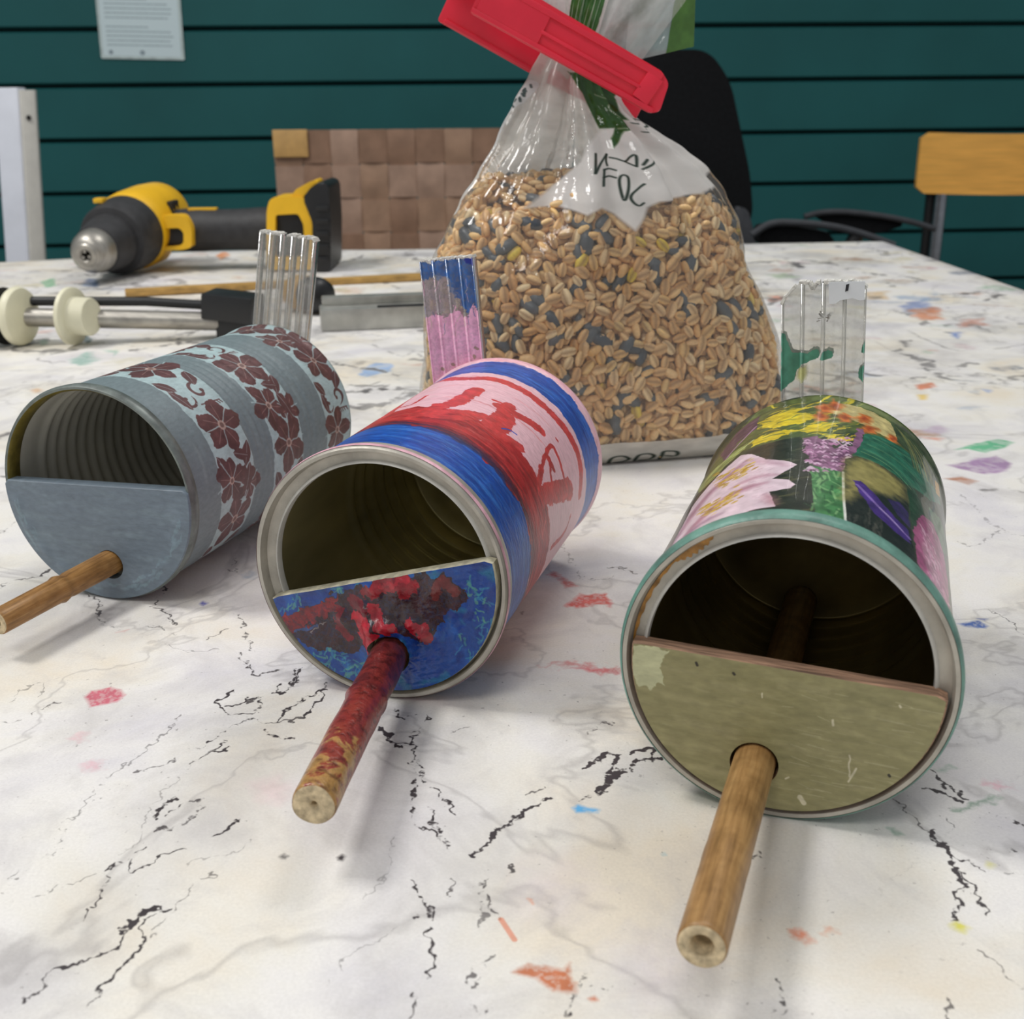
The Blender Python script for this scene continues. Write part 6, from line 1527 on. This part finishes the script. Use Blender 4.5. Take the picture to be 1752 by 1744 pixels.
P_ = round_poly([(0, 0), (wN, 0), (wN, hN), (0, hN)], .004, 4)
for t in (0, .0012):
    for a, b in P_: vs.append(BLp + ex * a + ez * b - ey * (-t) if False else BLp + ex * a + ez * b + ey * t); uv.append((a, b))
n = len(P_); fs = [tuple(range(n))[::-1], tuple(range(n, 2 * n))] + [(k, (k + 1) % n, n + (k + 1) % n, n + k) for k in range(n)]
org = BLp.copy()
no = mesh_obj('wall_notice', [v - org for v in vs], fs, paint_mat('notice_print', cv, rough=.35, bump=0.0), smooth=False, uv=uv); no.location = tuple(org)
tag(no, 'laminated printed notice fixed to the dark teal boarded wall', 'notice')

# ------------------------------------------------------------------ white post at the left
p0, p1 = atY(17, 150, 2.0), atY(37, 450, 2.0); dv = (p1 - p0) / (p1[2] - p0[2]); foot = p0 + dv * (0 - p0[2])
po = thing('white_post', 'white square metal post standing behind the table at the far left', 'post', tuple(foot))
bm = bmesh.new(); zt = p0[2]; dl = dv
def pfn(a, b, t): return Vector((a + (dl[0]) * t, b + dl[1] * t, t))
add_prism(bm, round_poly([(-.0215, -.015), (.0185, -.015), (.0185, .020), (-.0215, .020)], .004, 3), .012, zt, pfn, bev=.0015)
M_white = simple('white_powder_coat', (226, 230, 240), rough=.4, var=.04, scale=20)
bm_obj('post', bm, M_white, po, smooth=True)
bm = bmesh.new(); add_prism(bm, round_poly([(.0175, -.010), (.0215, -.014), (.040, .002), (.036, .020), (.018, .020)], .002, 3), .012, zt - .004, pfn, bev=.001)
sd_ = bm_obj('side_rail', bm, simple('white_rail', (214, 212, 204), rough=.45, var=.04), po, smooth=True)
bm = bmesh.new(); q = pfn(.031, -.008, zt - .047); add_lathe(bm, [(0, -.0035), (.0028, -.003), (.0040, .001), (0, .0012)], 20, q, (.55, -.83, 0)); bm_obj('hole_disc', bm, M_blk2, sd_, smooth=True)  # dark disc added in place of the hole near the post's top
bm = bmesh.new(); add_box(bm, (.005, .003, .0065), (.16, .30, .012), bev=.003); bm_obj('base_plate', bm, M_white, po, smooth=True)

# ------------------------------------------------------------------ woven-back chair
Y0 = 2.0; a = atY(466, 222, Y0); bq = atY(830, 228, Y0); pit = .0478
wc = thing('woven_chair', 'chair with a back of woven brown leather straps, behind the drill battery', 'chair', (a[0] + .21, Y0, 0), .0)
M_lea = [simple('brown_strap_%s' % k, c_, rough=.6, var=.12, scale=30, bump=.15, bscale=200, spec=.3) for k, c_ in (('tan', (160, 130, 108)), ('dark', (144, 114, 94)), ('rose', (166, 138, 120)))]
M_tan = simple('pale_tan_strap', (196, 156, 96), rough=.5, var=.12, scale=40)
M_frm = simple('dark_chair_wood', (120, 82, 52), rough=.5, var=.2, scale=20, stretch=(12, 12, 1))
xl = -.21; ztop = a[2]; wB = 9 * pit; hB = 6 * .0565
def strap_strip(path, wdt, horiz):
    vs, fs = [], []
    for (p, q) in path:
        for s in (-1, 1):
            for t in (-.0011, .0011):
                if horiz: vs.append((p, q + t, None)); 
    return vs, fs
for i in range(9):                       # vertical straps, weaving in front of and behind the rows
    xc = xl + pit * (i + .5); bm = bmesh.new(); prev = None
    m_ = 6 * 8
    for j in range(m_ + 1):
        z = ztop - .001 - hB * j / m_; ph = math.pi * (j / 8 - .5 + (i % 2)); yy = -.0042 * math.sin(ph + math.pi / 2) if True else 0
        yy = -.0026 * math.cos(math.pi * (j / 8 - .5) + (math.pi if i % 2 else 0))
        ring = [bm.verts.new((xc + sx * (.0232 - .0006 * random.random()), yy + ty, z)) for sx, ty in ((-1, -.0012), (1, -.0012), (1, .0012), (-1, .0012))]
        if prev:
            for k in range(4): bm.faces.new((prev[k], prev[(k + 1) % 4], ring[(k + 1) % 4], ring[k]))
        else: bm.faces.new(ring[::-1])
        prev = ring
    bm.faces.new(prev); bm_obj('strap', bm, M_lea[i % 3], wc, smooth=True)
for j in range(6):
    zc = ztop - .0565 * (j + .5); bm = bmesh.new(); prev = None; m_ = 9 * 8
    for i in range(m_ + 1):
        x = xl + wB * i / m_; yy = .0026 * math.cos(math.pi * (i / 8 - .5) + (math.pi if j % 2 else 0))
        ring = [bm.verts.new((x, yy + ty, zc + sz * .0262)) for sz, ty in ((-1, -.0012), (1, -.0012), (1, .0012), (-1, .0012))]
        if prev:
            for k in range(4): bm.faces.new((prev[k], prev[(k + 1) % 4], ring[(k + 1) % 4], ring[k]))
        else: bm.faces.new(ring[::-1])
        prev = ring
    bm.faces.new(prev); bm_obj('strap', bm, M_lea[(j + 1) % 3], wc, smooth=True)
bm = bmesh.new(); add_box(bm, (xl + .030, -.0075, ztop - .022), (.058, .003, .044), bev=.001); o = bm_obj('strap_end', bm, M_tan, wc, smooth=True); o['label'] = 'pale tan strap end'
for sx in (0, 1):
    bm = bmesh.new(); add_box(bm, (xl + .016 + sx * (wB - .032), .022, ztop / 2 - .006), (.030, .028, ztop - .014), bev=.004); bm_obj('leg', bm, M_frm, wc, smooth=True)
    bm = bmesh.new(); add_box(bm, (xl + .016 + sx * (wB - .032), -.40, .22), (.030, .030, .44), bev=.004); bm_obj('leg', bm, M_frm, wc, smooth=True)
bm = bmesh.new(); add_box(bm, (xl + wB / 2, .022, ztop - .032), (wB - .03, .020, .05), bev=.004); bm_obj('top_rail', bm, M_frm, wc, smooth=True)
bm = bmesh.new(); add_box(bm, (xl + wB / 2, -.19, .452), (wB, .45, .028), bev=.008); bm_obj('seat', bm, M_lea[1], wc, smooth=True)

# ------------------------------------------------------------------ beech-backed chair at the right
Y1 = 2.4; tl = atY(1580, 230, Y1); bl = atY(1582, 331, Y1); hb = tl[2] - bl[2]; hw = .20; xc = tl[0] + hw
bc_ = thing('beech_chair', 'chair with a curved pale beech back on steel legs, at the right edge', 'chair', (xc, Y1, 0))
M_bee = simple('golden_beech', (238, 178, 86), rough=.42, var=.10, scale=14, stretch=(1, 1, 14), spec=.4)
bm = bmesh.new(); rows = []
def back_y(s): return -.055 * (1 - s * s) + .01
ns = 28
O = []
for i in range(ns + 1):
    s = -1 + 2 * i / ns
    cut = .012 * max(0, (abs(s) - .93) / .07) ** 2
    O.append((s * hw, back_y(s), tl[2] - cut + .004 * s * s, bl[2] + cut - .002 * (1 - s * s)))
for th in (0, .012):
    rows.append([[bm.verts.new((x, y + th, zt + (zb - zt) * j / 6)) for j in range(7)] for x, y, zt, zb in O])
for r_ in rows:
    for i in range(ns):
        for j in range(6): bm.faces.new((r_[i][j], r_[i + 1][j], r_[i + 1][j + 1], r_[i][j + 1]))
for i in range(ns):
    bm.faces.new((rows[0][i][0], rows[1][i][0], rows[1][i + 1][0], rows[0][i + 1][0])); bm.faces.new((rows[0][i][6], rows[0][i + 1][6], rows[1][i + 1][6], rows[1][i][6]))
for i in (0, ns):
    for j in range(6): bm.faces.new((rows[0][i][j], rows[0][i][j + 1], rows[1][i][j + 1], rows[1][i][j]))
bmesh.ops.bevel(bm, geom=[e for e in bm.edges if e.calc_face_angle(0) > 1.0], offset=.003, segments=2, affect='EDGES')
bm_obj('backrest', bm, M_bee, bc_, smooth=True, angle=50)
M_chr = simple('chrome_tube', (150, 154, 160), rough=.22, metal=.9, var=.1)
lx = atY(1607, 380, Y1)[0] - xc
for sx in (lx, -lx):
    bm = bmesh.new(); add_tube(bm, [(sx, back_y(sx / hw) + .022, tl[2] - .02), (sx, back_y(sx / hw) + .022, bl[2] - .05), (sx * 1.02, .0, .46), (sx * 1.05, .05, .012)], .0125, 16); bm_obj('leg', bm, M_chr, bc_, smooth=True)
    bm = bmesh.new(); add_tube(bm, [(sx, -.36, .44), (sx * 1.05, -.42, .012)], .0125, 16); bm_obj('leg', bm, M_chr, bc_, smooth=True)
    bm = bmesh.new(); add_tube(bm, [(sx - .030 * (1 if sx < 0 else -1) * .5, back_y(sx / hw) + .040, bl[2] + .01), (sx - .012 * (1 if sx < 0 else -1), .03, .46)], .010, 12); bm_obj('back_strut', bm, M_blk2, bc_, smooth=True)
bm = bmesh.new(); add_box(bm, (0, -.18, .455), (.40, .40, .014), bev=.005); bm_obj('seat', bm, M_bee, bc_, smooth=True)

# ------------------------------------------------------------------ black office chair
Y2 = 1.9; oc_ = atY(1140, 380, Y2)
of = thing('office_chair', 'black office chair with tall rounded back, behind the seed bag', 'chair', (oc_[0] + .06, Y2 + .02, 0))
OO = np.array([oc_[0] + .06, Y2 + .02, 0])
def oxz(pts, Y): return [tuple((atY(x, y, Y) - OO)[[0, 2]]) for x, y in pts]
M_fab = simple('black_chair_fabric', (20, 21, 23), rough=.9, var=.2, scale=200, bump=.3, bscale=900, spec=.15)
bm = bmesh.new()
P_ = round_poly(oxz([(1008, 88), (1212, 84), (1250, 138), (1284, 300), (1289, 372), (1262, 420), (1000, 420), (996, 300)], Y2), .026, 8)
add_prism(bm, P_, Y2 - OO[1], Y2 - OO[1] + .055, lambda a, b, t: Vector((a, t, b)), bev=.014)
bm_obj('backrest', bm, M_fab, of, smooth=True, angle=60)
M_gry = simple('grey_chair_plastic', (64, 66, 70), rough=.5, var=.1, spec=.3)
bm = bmesh.new(); P_ = round_poly(oxz([(1258, 352), (1280, 358), (1294, 412), (1290, 470), (1262, 470)], Y2 - .012), .008, 5); add_prism(bm, P_, Y2 - .012 - OO[1], Y2 + .05 - OO[1], lambda a, b, t: Vector((a, t, b)), bev=.004); bm_obj('back_bracket', bm, M_gry, of, smooth=True)
def arm(rim_pts, pad_pts, Y):
    bm = bmesh.new(); pts = smooth_path([atY(x, y, Y) - OO for x, y in rim_pts], 5)
    add_tube(bm, pts, .0055, 10); r_ = bm_obj('armrest', bm, M_gry, of, smooth=True)
    bm = bmesh.new(); P_ = round_poly(oxz(pad_pts, Y + .01), .010, 5); add_prism(bm, P_, Y + .006 - OO[1], Y + .06 - OO[1], lambda a, b, t: Vector((a, t, b)), bev=.004); bm_obj('arm_pad', bm, M_fab, r_, smooth=True)
    e = pts[-1]; s0 = pts[len(pts) // 2]
    bm = bmesh.new(); add_tube(bm, [Vector(s0) + Vector((0, .02, -.01)), Vector((s0[0] * .8 + .02, s0[1] + .03, .60)), Vector((.12, s0[1] * .6 + .06, .46))], .014, 12); bm_obj('arm_post', bm, M_blk2, of, smooth=True)
arm([(1286, 402), (1320, 383), (1370, 382), (1430, 389), (1480, 402), (1530, 420)], [(1300, 388), (1360, 387), (1420, 398), (1430, 420), (1300, 422)], 1.72)
arm([(1376, 371), (1405, 364), (1450, 363), (1510, 370), (1560, 380), (1600, 392)], [(1396, 369), (1440, 367), (1540, 378), (1545, 386), (1500, 400), (1440, 396)], 2.08)
bm = bmesh.new(); add_box(bm, (.10, .02, .46), (.48, .46, .08), bev=.03, seg=3); bm_obj('seat', bm, M_fab, of, smooth=True)
bm = bmesh.new(); add_tube(bm, [(.10, .02, .42), (.10, .02, .09)], .028, 20); bm_obj('column', bm, M_blk2, of, smooth=True)
bm = bmesh.new(); add_tube(bm, [(.10, .06, .44), (-.02, .09, .46), (-.04, .075, .60)], .02, 12); bm_obj('spine', bm, M_blk2, of, smooth=True)
for k in range(5):
    a_ = 2 * math.pi * k / 5 + .3; ex_ = (.10 + .28 * math.cos(a_), .02 + .28 * math.sin(a_))
    bm = bmesh.new(); add_tube(bm, [(.10, .02, .10), (ex_[0], ex_[1], .065)], .018, 10, radii=[.024, .015]); lg = bm_obj('base_leg', bm, M_blk2, of, smooth=True)
    bm = bmesh.new(); add_lathe(bm, [(0, -.018), (.024, -.016), (.026, 0), (.024, .016), (0, .018)], 20, (ex_[0], ex_[1], .0262), (-math.sin(a_), math.cos(a_), 0)); bm_obj('castor', bm, M_blk2, lg, smooth=True)
